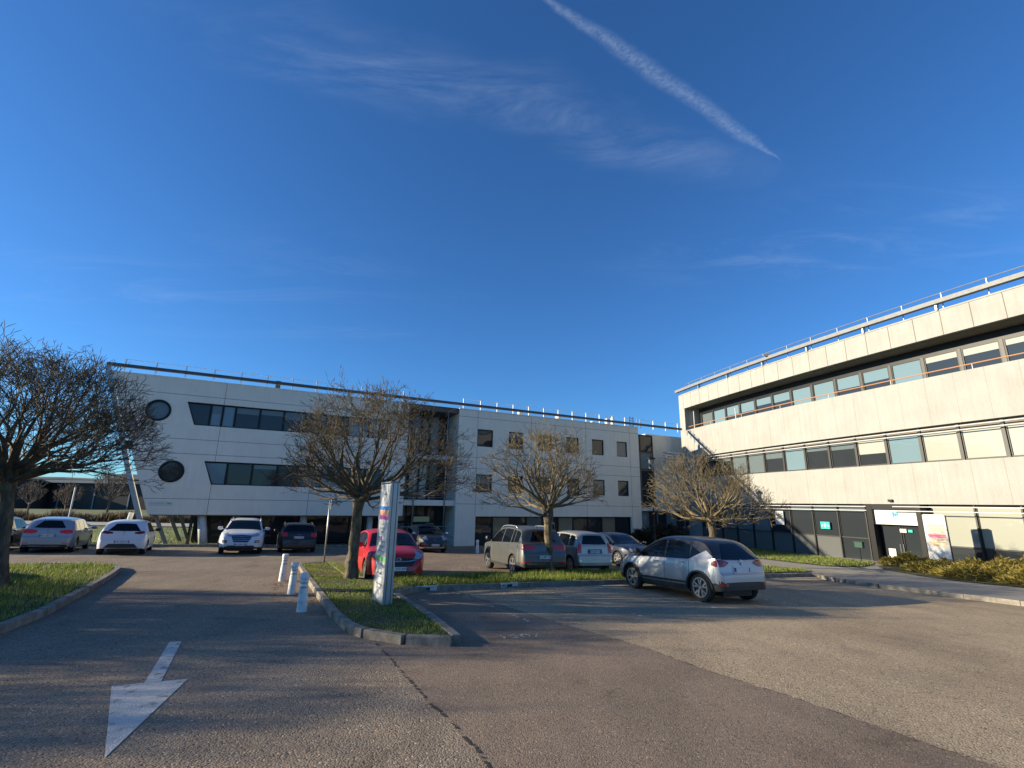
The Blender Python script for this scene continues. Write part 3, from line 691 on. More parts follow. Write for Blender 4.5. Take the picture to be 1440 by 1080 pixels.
for k in range(22): b = MB(); s = -34.8 - 1.9 * (k - 1); fbox(b, FR, s, s + .16, 9.1, 10.82, -1.62, -1.47); b.build('mullion', M['grey_frame'], RB)
m1 = [('glass', 0), ('glass', 0), ('glass', .2), ('blind_grey_sheen', 0), ('blind_grey_sheen', 0), ('glass', .35), ('glass_teal', 0), ('glass', .2), ('glass', .25), ('glass', .55), ('glass_teal', 0), ('blind_slat', 0), ('blind_slat', 0), ('blind_slat', 0)]
for k in range(21):
    s = -34.6 - 1.9 * (k - 1)
    m_, bl = m1[min(k, 13)]
    if s > SC - 2: s0 = SC - 2.03
    else: s0 = s
    window(FR, RB, rect(s - 1.9 + .14, s0, 4.5, 6.1), M['grey_frame'], M[m_], o=-.3, w=.06, blind=bl or None, bm_=M['blind' if k == 9 else 'blind_grey_sheen'])
b = MB(); fbox(b, FR, SC - 2, SE, 6.1, 6.42, -.42, -.3, ST); b.build('lintel', M['soffit'], RB)
for k in range(21): b = MB(); s = -34.6 - 1.9 * (k - 1); fbox(b, FR, s, s + .14, 4.46, 6.42, -.4, -.22); b.build('mullion', M['grey_frame'], RB)
b = MB()
for z in (6.05, 6.28): b.tube([FR(SC - 2.2 - q * 1.5, z, .04) for q in range(28)], .03, 6)
b.build('sunshade_rail', M['white_metal'], RB)
gm = ['glass', 'glass', 'blind_grey_sheen', 'blind_grey_sheen', 'blind_grey_sheen', 'glass', 'glass', 'glass', 'glass', None, None, 'blind_slat', 'blind_slat', 'blind_slat', 'blind_slat', 'blind_slat']
for k in range(20):
    s = -34.6 - 1.9 * (k - 1); s0 = max(s - 1.9 + .07, SE)
    m_ = gm[min(k, 15)]
    if m_ is None: continue
    s1 = s if s < SC - 2 else SC - 2.03
    a = s0
    if k == 11: s1 = -53.35
    if k == 8: a = s0
    bl = .18 if k in (6, 7, 8) else 0
    z_ = .05 if k < 10 else -.05
    window(FR, RB, rect(a, s1, z_, 2.05), M['grey_frame'], M[m_], o=-.26, w=.04, blind=bl or None, bm_=M['blind_grey_sheen'])
    window(FR, RB, rect(a, s1, -1.32, z_), M['grey_frame'], M['glass_spandrel' if k < 8 else 'glass'], o=-.26, w=.025)
window(FR, RB, rect(-50.25, -49.8, -1.35, 2.05), M['grey_frame'], M['glass'], o=-.26, w=.04)
for k in range(20):
    if k in (10, 11): continue
    b = MB(); s = -34.6 - 1.9 * (k - 1); fbox(b, FR, s, s + .07, -1.35, 2.1, -.35, -.18); b.build('mullion', M['grey_frame'], RB)
b = MB()
for z in (2.0, 1.76):
    b.tube([FR(SC - 2.2 - q * 1.5, z, .04) for q in range(12)] + [FR(-50.1, z, .04)], .028, 6)
    b.tube([FR(-51.9 - q * 1.5, z, .5) for q in range(15)], .03, 6)
b.build('sunshade_rail', M['white_metal'], RB)
b = MB(); fbox(b, FR, SC - 2.0, -50.1, -1.6, -1.33, -.5, -.02, ST); b.build('plinth', M['panel_cream'], RB)
b = MB(); fbox(b, FR, -53.4, SE, -1.6, -1.33, -.5, -.1, ST); b.build('plinth', M['concrete'], RB)
# entrance portal
b = MB(); fbox(b, FR, -50.3, -50.62, -1.5, 2.12, -.3, .45); fbox(b, FR, -53.05, -53.3, -1.5, 2.12, -.3, .45); fbox(b, FR, -50.62, -53.05, 1.84, 2.12, -.3, .44); b.build('portal_frame', M['dark_frame'], RB)
b = MB(); fbox(b, FR, -50.64, -53.03, .98, 1.83, .2, .28); sp_ = b.build('portal_sign', M['sign_white'], RB)
for q, (a, c) in enumerate(((-50.66, -51.8), (-51.85, -53.0))):
    dd = window(FR, RB, rect(c, a, -1.42, .93), M['dark_frame'], M['glass'], o=-.05, w=.07, name='door')
    h = MB(); h.tube([FR((a, c)[1 - q] + (.12 if q == 0 else -.0), -.6, .02), FR((a, c)[1 - q] + (.12 if q == 0 else -.0), -.1, .02)], .02, 6); h.build('handle', M['galv'], dd)
for s0, s1, z0, z1, m_ in ((-51.75, -52.1, .55, .75, 'sign_white'), (-52.2, -52.42, .58, .72, 'c_teal'), (-50.95, -51.35, -1.2, -.4, 'sign_white')):
    b = MB(); fbox(b, FR, s0, s1, z0, z1, -.06, -.03); b.build('notice', M[m_], RB)
def m_logo(F, s, z, h, o, parent):
    """blue zigzag mark with a green stroke"""
    w = h * .95
    def stroke(pts, t): 
        b.face([F(p[0] * w + s, z + p[1] * h, o) for p in t])
    b = MB()
    for q in ([(-.5, -.35), (-.32, -.5), (-.22, .3), (-.5, .4)], [(-.5, .4), (-.25, .42), (.02, -.02), (-.08, -.3)], [(-.08, -.3), (.1, -.35), (.28, .42), (.08, .5)]): stroke(None, [(-p[0], p[1]) for p in q])
    b.build('logo', M['c_blue'], parent)
    b = MB()
    for q in ([(.28, .4), (.42, .36), (.52, -.18), (.36, -.26)], [(.14, -.1), (.28, -.2), (.34, .1), (.2, .2)]): stroke(None, [(-p[0], p[1]) for p in q])
    b.build('logo_accent', M['c_green'], parent)
m_logo(FR, -51.85, 1.55, .36, .285, sp_)
b = MB(); fbox(b, FR, -42.72, -43.5, .62, 1.6, -.2, -.14); ws = b.build('wall_sign', M['sign_white'], RB)
m_logo(FR, -43.1, 1.22, .36, -.135, ws)
b = MB(); fbox(b, FR, -42.95, -43.25, .82, .85, -.14, -.136); b.build('lettering', M['greytext'] if 'greytext' in M else M['c_greytext'], ws)
b = MB(); fbox(b, FR, -46.56, -47.24, .5, .96, -.2, -.14); ws = b.build('safety_sign', M['c_teal'], RB)
b = MB()
for q in (.06,): fbox(b, FR, -46.86, -46.94, .6, .86, -.14, -.135); fbox(b, FR, -46.8, -47.0, .72, .78, -.14, -.134)
for sgn, s_ in ((-1, -46.68), (1, -47.12)): b.face([FR(s_ - .06, .66, -.135), FR(s_ + .06, .66, -.135), FR(s_, .82, -.135)])
b.build('safety_symbol', M['sign_white'], ws)
b = MB(); fbox(b, FR, -51.45, -51.68, 2.28, 2.42, 0, .14); b.build('wall_light', M['dark_frame'], RB)
# roof edge beam, railing and top-floor handrail
b = MB()
nb = 30; q_ = [FR(SC + .2 - (SE - SC) * -k / nb, 13.36, .12) for k in range(nb + 1)]
prev = None
for k in range(nb + 1):
    s = SC + .3 + (SE - SC) * k / nb; ids = [b.vert(FR(s, z, o)) for z, o in ((13.22, -.02), (13.22, .3), (13.46, .3), (13.46, -.02))]
    if prev:
        for i in range(4): b.idx((prev[i], prev[(i + 1) % 4], ids[(i + 1) % 4], ids[i]))
    else: b.idx(ids)
    prev = ids
b.build('roof_edge_beam', M['beige_metal'], RB)
b = MB(); b.tube([FR(-32.45, 13.2, -.15)] + [FR(-32.45 - 1.45 * k, 13.9, -.15) for k in range(29)], .028, 6)
for k in range(20): s = -33.2 - 2.07 * k; b.tube([FR(s, 12.9, -.15), FR(s, 13.9, -.15)], .028, 5)
for k in range(10): s = -35.0 - 4.14 * k; fbox(b, FR, s, s - .09, 12.9, 13.3, -.1, .15)
b.build('roof_railing', M['galv'], RB)
b = MB(); b.tube([FR(-32.7 - 1.4 * k, 9.5, -.1) for k in range(29)], .032, 6); b.build('balcony_handrail', M['copper'], RB)
b = MB()
for k in range(10): s = -36.2 - 4.1 * k; b.tube([FR(s, 9.15, -.1), FR(s, 9.5, -.1)], .02, 5)
b.tube([FR(-39.6, 9.2, -.1), FR(-39.6, 10.15, -.1)], .04, 6); b.build('handrail_post', M['white_metal'], RB)
b = MB(); b.M = Matrix.Translation(FR(-43.95, 13.62, .25)) @ Matrix.Rotation(R(70), 4, 'Z') @ Matrix.Rotation(R(-20), 4, 'Y'); b.box(-.3, .3, -.22, .22, -.09, .09); b.box(-.05, .05, -.05, .05, -.3, -.09); b.build('floodlight', M['beige_metal'], RB, bevel=.02)
under(RB)
# ------------------------------------------------------------------ vehicles
def cr(pts, n=5):
    """Catmull-Rom through a profile, monotone in x"""
    out = []
    P = [pts[0]] + list(pts) + [pts[-1]]
    for i in range(1, len(P) - 2):
        p0, p1, p2, p3 = P[i - 1], P[i], P[i + 1], P[i + 2]
        for k in range(n):
            t = k / n; q = []
            for a in (0, 1):
                m1 = (p2[a] - p0[a]) * .5; m2 = (p3[a] - p1[a]) * .5
                d1 = math.dist(p0, p1) or 1; d2 = math.dist(p1, p2) or 1; d3 = math.dist(p2, p3) or 1
                m1 *= min(1, 2 * d2 / (d1 + d2)); m2 *= min(1, 2 * d2 / (d2 + d3))
                q.append((2 * t**3 - 3 * t**2 + 1) * p1[a] + (t**3 - 2 * t**2 + t) * m1 + (-2 * t**3 + 3 * t**2) * p2[a] + (t**3 - t**2) * m2)
            out.append(tuple(q))
    out.append(tuple(pts[-1]))
    for i in range(1, len(out)):
        if out[i][0] <= out[i - 1][0] + .003: out[i] = (out[i - 1][0] + .003, out[i][1])
    return out
def interp(pl, x):
    if x <= pl[0][0]: return pl[0][1]
    for (a, za), (b, zb) in zip(pl, pl[1:]):
        if x <= b: return za + (zb - za) * (x - a) / (b - a)
    return pl[-1][1]

def wheel(parent, x, y, side, r, style, w=.2):
    b = MB(); b.lathe([(r * .66, -w / 2), (r * .9, -w / 2), (r, -w / 2 + .03), (r, w / 2 - .03), (r * .93, w / 2), (r * .68, w / 2 - .005)], 32, 'y', cap=False)
    # dark backing disc is the wheel itself
    d = MB(); d.lathe([(.02, w / 2 - .05), (r * .66, w / 2 - .05), (r * .66, -w / 2)], 28, 'y')
    wh = d.build('wheel', M['rim_dark'], parent, smooth='auto')
    wh.location = (x, y, r); wh.rotation_euler = (0, 0, 0 if side > 0 else PI)
    ty = b.build('tyre', M['tyre'], wh, smooth='auto')
    s = MB(); ri = r * .68; s.lathe([(ri, w / 2 - .03), (ri + .006, w / 2 + .002), (ri - .02, w / 2 + .002), (ri - .028, w / 2 - .04)], 32, 'y', cap=False)
    n = {'five': 5, 'multi': 7, 'twin': 5, 'cover': 7}[style]
    for k in range(n):
        a0 = 2 * PI * k / n + .3
        def sp(a, b_, w0, w1):
            p = []
            for (rr, aa, ww) in ((.05, a, w0), (ri - .015, b_, w1)):
                c_, s_ = math.cos(aa), math.sin(aa)
                p.append(((c_ * rr - s_ * ww), (s_ * rr + c_ * ww))); p.append(((c_ * rr + s_ * ww), (s_ * rr - c_ * ww)))
            q = [p[0], p[1], p[3], p[2]]; y0, y1 = w / 2 - .035, w / 2 - .008
            top = [s.vert((u, y1, v)) for u, v in q]; bot = [s.vert((u, y0 - .01, v)) for u, v in q]
            s.idx(top)
            for i in range(4): s.idx((top[i], top[(i + 1) % 4], bot[(i + 1) % 4], bot[i]))
        if style == 'twin': sp(a0, a0 - .24, .022, .02); sp(a0, a0 + .24, .022, .02)
        elif style == 'five': sp(a0, a0, .035, .045)
        elif style == 'cover': sp(a0, a0 + .1, .03, .06)
        else: sp(a0, a0, .025, .022)
    s.lathe([(.001, w / 2 + .0), (.04, w / 2), (.055, w / 2 - .02), (.055, w / 2 - .045)], 16, 'y', cap=False)
    s.build('rim', M['rim'], wh, smooth='auto')

def car(name, label, cat, loc, head, T, paint, group=None, plate=None):
    L2 = T['wb'] / 2; xr = -(L2 + T['ro']); xf = L2 + T['fo']; W = T['W']; r = T['r']
    root = empty(name, (loc[0], loc[1], gz(*loc)), R(head), label, cat, group)
    # tilt with the slope of the lot
    e = .5; nx = -(gz(loc[0] + e, loc[1]) - gz(loc[0] - e, loc[1])) / (2 * e); ny = -(gz(loc[0], loc[1] + e) - gz(loc[0], loc[1] - e)) / (2 * e)
    n = Vector((nx, ny, 1)).normalized(); fw = Vector((math.cos(R(head)), math.sin(R(head)), 0)); fw = (fw - n * fw.dot(n)).normalized()
    m = Matrix((fw, n.cross(fw), n)).transposed(); root.rotation_euler = m.to_euler()
    prof = cr(T['prof'], 5)
    sill = T.get('sill', .22); belt = T['belt']; tumb = T.get('tumb', .3); crown = .075
    def hw(x):
        d = x - xr; rc = T.get('rr', .45); f = 1.
        if d < rc: f = min(f, (max(0., 1 - ((rc - d) / rc) ** 2.4)) ** (1 / 2.4) * (1 - T.get('re', .7)) + T.get('re', .7))
        d = xf - x; rc = T.get('rf', .85)
        if d < rc: f = min(f, (max(0., 1 - ((rc - d) / rc) ** 2.2)) ** (1 / 2.2) * (1 - T.get('fe', .55)) + T.get('fe', .55))
        return W / 2 * f
    def zt(x): return interp(prof, x)
    def zb(x):
        z = sill
        if x < xr + .35: z = max(z, sill + .06 * (xr + .35 - x) / .35)
        if x > xf - .4: z = max(z, sill + .04 * (x - xf + .4) / .4)
        for c in (-L2, L2):
            ra = r + .055
            if abs(x - c) < ra: z = max(z, r + math.sqrt(ra * ra - (x - c) ** 2) * .98)
        return z
    def zbelt(x): return min(interp(belt, x), zt(x) - .02)
    def ylow(x, z):
        q = (z - .58) / .5; g = 1 - .05 * q * q - (.012 if z < .35 else 0)
        if abs(z - interp(belt, x) + .12) < .06: g += .004
        return hw(x) * g + (.012 if any(abs(x - c) < r + .12 for c in (-L2, L2)) and z < r * 2 + .1 else 0)
    def sect(x):
        z0 = zb(x); z1 = max(zbelt(x), z0 + .03); top = max(zt(x), z1 + .012)
        rows = [(max(.05, ylow(x, z0) - .34), z0)]
        for f in (0, .1, .25, .42, .6, .76, .9, 1): z = z0 + (z1 - z0) * f; rows.append((ylow(x, z), z))
        yb = rows[-1][1 - 1] - .012
        ch = min(crown, (top - z1) * .6); ze = top - ch
        yr = max(yb - tumb * (ze - z1) - .02, .25 if yb > .3 else yb * .6)
        for f in (.06, .3, .6, .86, 1): rows.append((yb + (yr - yb) * f ** 1.15, z1 + (ze - z1) * f))
        for yf in (.95, .86, .7, .45, .2, 0): rows.append((yr * yf, top - ch * abs(yf) ** 4.5))
        return rows, yr, ze
    xs = sorted(set([round(p[0], 4) for p in prof] + [round(c + (r + .055) * math.cos(PI * k / 14), 4) for c in (-L2, L2) for k in range(15)] + [round(c + sg * (r + .057), 4) for c in (-L2, L2) for sg in (-1, 1)] + [round(xr + (xf - xr) * k / 26, 4) for k in range(1, 26)]))
    xs = [x for i, x in enumerate(xs) if i == 0 or x - xs[i - 1] > .0015]
    b = MB(); rings = []; SE_ = []
    for x in xs:
        rows, yr, ze = sect(x); SE_.append((x, yr, ze))
        L = [b.vert((x, y, z)) for y, z in rows]; Rr = [b.vert((x, -y, z)) for y, z in rows[:-1]]
        rings.append(L + Rr[::-1])
    nr = len(rings[0]); clad = T.get('clad'); rf0, rf1 = T['roofx']
    for a, c in zip(rings, rings[1:]):
        xm = (b.v[a[3]][0] + b.v[c[3]][0]) / 2
        for i in range(nr - 1):
            q = (a[i], c[i], c[i + 1], a[i + 1]); zm = sum(b.v[k][2] for k in q) / 4; j = min(i, nr - 2 - i)
            b.mi = 0
            if j == 0: b.mi = 1
            elif clad and zm < clad(xm): b.mi = 1
            elif T.get('blackroof') and j >= 8 and xm < rf1 + .75 and zm > interp(T['blackroof'], xm): b.mi = 2
            b.idx(q)
    for rg in (rings[0], rings[-1]):
        m_ = (nr + 1) // 2; b.mi = 1 if clad else 0
        for i in range(m_ - 2): b.idx((rg[i], rg[i + 1], rg[nr - 2 - i], rg[nr - 1 - i]))
        b.idx((rg[m_ - 2], rg[m_ - 1], rg[m_]))
    body = b.build('body', [M[paint], M['plastic'], M['p_black']], root, smooth='auto')
    bv = BVHTree.FromPolygons([Vector(v) for v in b.v], b.f)
    def put(name, low, up, mode, mat, nu=8, nv=3, off=.006, parent=None, thick=.0, side=1):
        """patch laid on the body: mode 'side' (x,z), 'front'/'rear' (y',z)"""
        g = MB(); G = []
        def along(l, t):
            t *= len(l) - 1; i = min(int(t), len(l) - 2); f = t - i
            return (l[i][0] + (l[i + 1][0] - l[i][0]) * f, l[i][1] + (l[i + 1][1] - l[i][1]) * f)
        for u in range(nu + 1):
            A = along(low, u / nu); C = along(up, u / nu); col = []
            for v in range(nv + 1):
                p = (A[0] + (C[0] - A[0]) * v / nv, A[1] + (C[1] - A[1]) * v / nv)
                if mode == 'side': o = Vector((p[0], side * 3, p[1])); d = Vector((0, -side, 0))
                else:
                    sg = 1 if mode == 'front' else -1; ph = math.atan2(p[0], .9); cx = (xf if sg > 0 else xr) - sg * .9
                    d = Vector((sg * math.cos(ph), math.sin(ph), 0)); o = Vector((cx, 0, p[1])) + d * 3; d = -d
                h = bv.ray_cast(o, d)
                if h[0] is None: h = bv.find_nearest(o + d * 2.2)
                nn = h[1] if h[1].dot(d) < 0 else -h[1]
                col.append(g.vert(h[0] + nn * off - d * thick))
            G.append(col)
        for u in range(nu):
            for v in range(nv): g.idx((G[u][v], G[u + 1][v], G[u + 1][v + 1], G[u][v + 1]))
        return g.build(name, M[mat], parent or root, smooth=True)
    # glass
    wsb, wst = T['ws']; rwb, rwt = T['rw']
    def topglass(name, x0, x1, f0, f1):
        g = MB(); G = []
        for k in range(13):
            x = x0 + (x1 - x0) * k / 12; rows, yr, ze = sect(x); z = max(zt(x), zbelt(x) + .03); fr = f0 + (f1 - f0) * k / 12
            dz = (zt(x + .02) - zt(x - .02)) / .04; nn = Vector((-dz, 0, 1)).normalized()
            G.append([g.vert(Vector((x, yr * fr * q / 6, z - min(crown, (z - zbelt(x)) * .6) * abs(fr * q / 6) ** 4.5)) + nn * .007) for q in range(-6, 7)])
        for a, c in zip(G, G[1:]):
            for i in range(12): g.idx((a[i], c[i], c[i + 1], a[i + 1]))
        return g.build(name, M['cglass'], root, smooth=True)
    ws = topglass('windscreen', wst, wsb, .86, .93)
    if T.get('rwflat'):
        rw = T['rwflat']; put('rear_window', [(-rw[0], rw[2]), (0, rw[2] - .01), (rw[0], rw[2])], [(-rw[1], rw[3]), (0, rw[3] + .015), (rw[1], rw[3])], 'rear', 'cglass', 12, 5)
    else: topglass('rear_window', rwb, rwt, .88, .84)
    if paint == 'p_white' or name: 
        wp = MB()
        for sy in (-.5, .12):
            p = []
            for k in range(6):
                y = sy + k * .1; x = wsb - .03; p.append((x - .05 * k * .2, y, zt(x) + .02))
            wp.tube(p, .008, 4)
        wp.build('wiper', M['plastic'], root)
    x0, x1 = T['dlo']
    for side in (1, -1):
        for a, c in T['wins']:
            lo, up = [], []
            for k in range(9):
                x = a + (c - a) * k / 8; rows, yr, ze = sect(x); zl = zbelt(x) + .02; zu = ze - .045
                if T.get('dloup'): zu = min(zu, interp(T['dloup'], x)); zl = max(zl, interp(T['dlolow'], x)) if T.get('dlolow') else zl
                lo.append((x, zl)); up.append((x, max(zu, zl + .012)))
            put('side_window', lo, up, 'side', 'cglass', 10, 4, side=side)
        for x, z in T['handles']:
            h = MB(); y = ylow(x, z) + .012; h.box(x - .1, x + .1, side * y - .014, side * y + .014, z - .014, z + .014); h.build('door_handle', M[paint], root, bevel=.006)
        # mirror
        mx, mz = T['mir']; y = ylow(mx, mz - .1)
        h = MB(); h.tube([(mx, side * (y - .06), mz - .04), (mx, side * (y + .08), mz)], .025, 6)
        h.M = Matrix.Translation((mx, side * (y + .15), mz + .02)) @ Matrix.Rotation(side * R(12), 4, 'Z')
        h.lathe([(.02, -.11), (.07, -.09), (.085, 0), (.07, .09), (.02, .11)], 10, 'y')
        h.build('door_mirror', M[T.get('mirror', paint)], root, smooth='auto')
        for xg in T['gaps']:
            zz0, zz1 = sill + .14, zbelt(xg) + .0
            put('door_gap', [(xg - .006, zz0), (xg + .006, zz0)], [(xg - .006, zz1), (xg + .006, zz1)], 'side', 'plastic', 1, 8, .0025, side=side)
        for c in (-L2, L2):
            wheel(root, c, side * (W / 2 - .115), side, r, T['style'])
            if T.get('archtrim'):
                t = MB(); P = []
                for k in range(17):
                    a = PI * k / 16; x = c + (r + .075) * math.cos(a); z = r * .9 + (r + .075) * math.sin(a); P.append((x, side * (ylow(x, z) + .004), z))
                t.tube(P, .032, 6); t.build('arch_trim', M['plastic'], root, smooth=True)
    # underside
    u = MB(); u.box(xr + .25, xf - .25, -W / 2 + .38, W / 2 - .38, .16, .6); u.box(-L2 + r + .1, L2 - r - .1, -W / 2 + .12, W / 2 - .12, .19, .3); u.build('underbody', M['rim_dark'], root)
    # lights, grille, plates
    for (nm, mode, mat, low, up, *k) in T['patch']:
        o = {}; 
        if k: o = k[0]
        for side in ((1, -1) if o.get('mir', True) else (1,)):
            lo = [(y * side, z) for y, z in low]; up_ = [(y * side, z) for y, z in up]
            if mode == 'side': lo, up_ = low, up
            put(nm, lo, up_, mode, mat, o.get('nu', 8), o.get('nv', 3), o.get('off', .008), side=side)
    for mode, z in (('rear', T['rplate']), ('front', T['fplate'])):
        sg = -1 if mode == 'rear' else 1
        h = bv.ray_cast(Vector((sg * 5, 0, z)), Vector((-sg, 0, 0)))[0]; X = h.x + sg * .02
        t = MB(); t.box(X - .006, X + .006, -.26, .26, z - .055, z + .055); pl = t.build('number_plate', M['plate'], root, bevel=.004)
        for s_ in (-1, 1): t = MB(); t.box(X - .007 - 0, X + .007, s_ * .26 - .016 * (1 + s_), s_ * .26 + .016 * (1 - s_), z - .054, z + .054); t.build('plate_band', M['plate_blue'], pl)
        if plate:
            rot = Matrix(((0, 0, sg), (sg, 0, 0), (0, 1, 0))).to_4x4()
            text_part('plate_number', plate, .1, M['ink'], pl, Matrix.Translation((X + sg * .008, 0, z)) @ rot)
    for sg, z, kind in T.get('badges', []):
        h = bv.ray_cast(Vector((sg * 5, 0, z)), Vector((-sg, 0, 0)))[0]; t = MB(); t.M = Matrix.Translation((h.x + sg * .015, 0, z)) @ Matrix.Rotation(PI / 2, 4, 'Z')
        if kind == 'ring':
            n = 20
            P = [(.065 * math.cos(2 * PI * k / n), 0, .065 * math.sin(2 * PI * k / n)) for k in range(n + 1)]; t.tube(P, .009, 6); t.tube([(-.06, 0, -.012), (-.01, 0, -.012), (.01, 0, .012), (.06, 0, .012)], .008, 5)
        elif kind == 'diamond': t.tube([(0, 0, .075), (.045, 0, 0), (0, 0, -.075), (-.045, 0, 0), (0, 0, .075)], .011, 5)
        elif kind == 'vw':
            n = 20; t.tube([(.058 * math.cos(2 * PI * k / n), 0, .058 * math.sin(2 * PI * k / n)) for k in range(n + 1)], .007, 6); t.tube([(-.035, 0, .04), (0, 0, -.05), (.035, 0, .04)], .007, 5); t.tube([(-.02, 0, .045), (0, 0, .0), (.02, 0, .045)], .007, 5)
        elif kind == 'chev':
            for dz in (0, -.04): t.tube([(-.05, 0, -.02 + dz), (0, 0, .02 + dz), (.05, 0, -.02 + dz)], .009, 5)
        else: t.tube([(-.05, 0, .03), (-.03, 0, -.03), (.03, 0, .03), (.05, 0, -.03)], .009, 5)
        t.build('badge', M['chrome'], root, smooth=True)
    if T.get('rails'):
        for side in (1, -1):
            t = MB(); P = []
            for k in range(9):
                x = rf0 + .1 + (rf1 - rf0 - .1) * k / 8; rows, yr, ze = sect(x); P.append((x, side * (yr - .03), ze + .035 + (.04 if 0 < k < 8 else -.02)))
            t.tube(P, .02, 6); t.build('roof_rail', M[T['rails']], root, smooth=True)
    if T.get('antenna'):
        x = T['antenna']; t = MB(); t.tube([(x, 0, zt(x)), (x - .12, 0, zt(x) + .16)], .006, 5); t.build('aerial', M['plastic'], root)
    if T.get('bars'):
        for x0_, y0_, x1_, y1_, z_, mt in T['bars']: pass
    return root

def hatch(**k):
    T = dict(W=1.74, wb=2.55, ro=.65, fo=.82, r=.305, tumb=.33, style='cover', roofx=(-1.3, .45), dlo=(-1.5, 1.0))
    T.update(k); return T
clio = hatch(W=1.73, wb=2.59, ro=.62, fo=.85,
    prof=[(-1.915, .42), (-1.91, .6), (-1.86, .68), (-1.82, .86), (-1.78, .97), (-1.62, 1.2), (-1.45, 1.38), (-1.2, 1.43), (-.6, 1.46), (0, 1.45), (.4, 1.37), (.85, 1.14), (1.15, .98), (1.5, .9), (1.85, .78), (2.05, .62), (2.13, .48), (2.145, .38)],
    belt=[(-2, .96), (-1, .93), (1, .88), (1.6, .8), (2.2, .6)], ws=(1.12, .42), rw=(-1.75, -1.47), rwflat=(.7, .58, .99, 1.29), re=.72,
    wins=[(-1.15, -.35), (-.28, .85)], handles=[(-.3, .86)], mir=(.78, .98), gaps=(.95, -.33), rplate=.55, fplate=.42, mirror='plastic', antenna=-1.2,
    badges=[(-1, .9, 'diamond'), (1, .68, 'diamond')],
    patch=[('tail_lamp', 'rear', 'lamp_dark', [(.42, .88), (.62, .86), (.85, .9)], [(.44, .94), (.65, .98), (.86, .99)]),
           ('rear_bumper', 'rear', 'plastic', [(-.6, .3), (0, .29), (.6, .3)], [(-.45, .46), (0, .47), (.45, .46)], dict(mir=False, nu=14, off=.012)),
           ('head_lamp', 'front', 'lamp_clear', [(.42, .64), (.65, .66), (.9, .76)], [(.42, .72), (.65, .79), (.9, .84)]),
           ('grille', 'front', 'plastic', [(-.5, .32), (.5, .32)], [(-.4, .56), (.4, .56)], dict(mir=False, nu=12))])
golf = hatch(W=1.79, wb=2.578, ro=.74, fo=.88, r=.315, style='multi',
    prof=[(-2.03, .45), (-2.02, .64), (-1.97, .7), (-1.93, .92), (-1.9, 1.0), (-1.7, 1.25), (-1.55, 1.39), (-1.3, 1.44), (-.6, 1.48), (0, 1.47), (.38, 1.4), (.9, 1.13), (1.2, .99), (1.6, .92), (1.95, .8), (2.1, .64), (2.16, .5), (2.175, .38)],
    belt=[(-2.1, .98), (-1, .95), (1, .92), (1.6, .84), (2.2, .6)], ws=(1.17, .4), rw=(-1.85, -1.57), rwflat=(.66, .55, 1.04, 1.33), re=.78,
    wins=[(-1.5, -1.05), (-1.0, -.2), (-.12, .9)], handles=[(-.75, .87), (.15, .86)], mir=(.85, 1.0), gaps=(1.02, -.1, -.98), rplate=.72, fplate=.42,
    badges=[(-1, .9, 'vw'), (1, .68, 'vw')],
    patch=[('tail_lamp', 'rear', 'lamp_red', [(.42, .84), (.62, .8), (.9, .82)], [(.42, .94), (.65, .97), (.92, .96)]),
           ('rear_bumper', 'rear', 'plastic', [(-.75, .28), (0, .27), (.75, .28)], [(-.75, .36), (0, .36), (.75, .36)], dict(mir=False, nu=14, off=.012)),
           ('reflector', 'rear', 'lamp_red', [(.55, .4), (.75, .4)], [(.55, .43), (.75, .43)]),
           ('head_lamp', 'front', 'lamp_clear', [(.45, .64), (.65, .65), (.9, .7)], [(.45, .74), (.65, .76), (.9, .8)]),
           ('grille', 'front', 'plastic', [(-.45, .64), (.45, .64)], [(-.42, .73), (.42, .73)], dict(mir=False, nu=12))])
corsa = hatch(W=1.745, wb=2.51, ro=.68, fo=.83, style='multi', r=.31,
    prof=[(-1.935, .45), (-1.92, .62), (-1.87, .8), (-1.82, .98), (-1.6, 1.24), (-1.42, 1.38), (-1.2, 1.43), (-.6, 1.475), (0, 1.46), (.4, 1.37), (.85, 1.13), (1.13, 1.0), (1.5, .93), (1.8, .82), (1.98, .66), (2.07, .5), (2.085, .36)],
    belt=[(-2, 1.0), (-1, .97), (.9, .92), (1.5, .84), (2.2, .6)], ws=(1.1, .4), rw=(-1.75, -1.45), re=.72,
    wins=[(-1.35, -.42), (-.35, .82)], handles=[(-.25, .86)], mir=(.75, 1.0), gaps=(.97, -.38), rplate=.75, fplate=.4,
    badges=[(1, .635, 'ring')],
    patch=[('head_lamp', 'front', 'lamp_clear', [(.5, .66), (.7, .66), (1.05, .76)], [(.62, .73), (.8, .82), (1.05, .9)]),
           ('grille', 'front', 'plastic', [(-.4, .47), (0, .45), (.4, .47)], [(-.62, .68), (0, .69), (.62, .68)], dict(mir=False, nu=14, off=.007)),
           ('grille_bar', 'front', 'chrome', [(-.6, .625), (-.3, .585), (0, .58), (.3, .585), (.6, .625)], [(-.62, .65), (-.3, .61), (0, .605), (.3, .61), (.62, .65)], dict(mir=False, nu=16, nv=1, off=.014)),
           ('air_intake', 'front', 'plastic', [(-.4, .27), (.4, .27)], [(-.45, .335), (.45, .335)], dict(mir=False, nu=12)),
           ('tail_lamp', 'rear', 'lamp_red', [(.6, .82), (.9, .85)], [(.6, 1.0), (.9, 1.02)])])
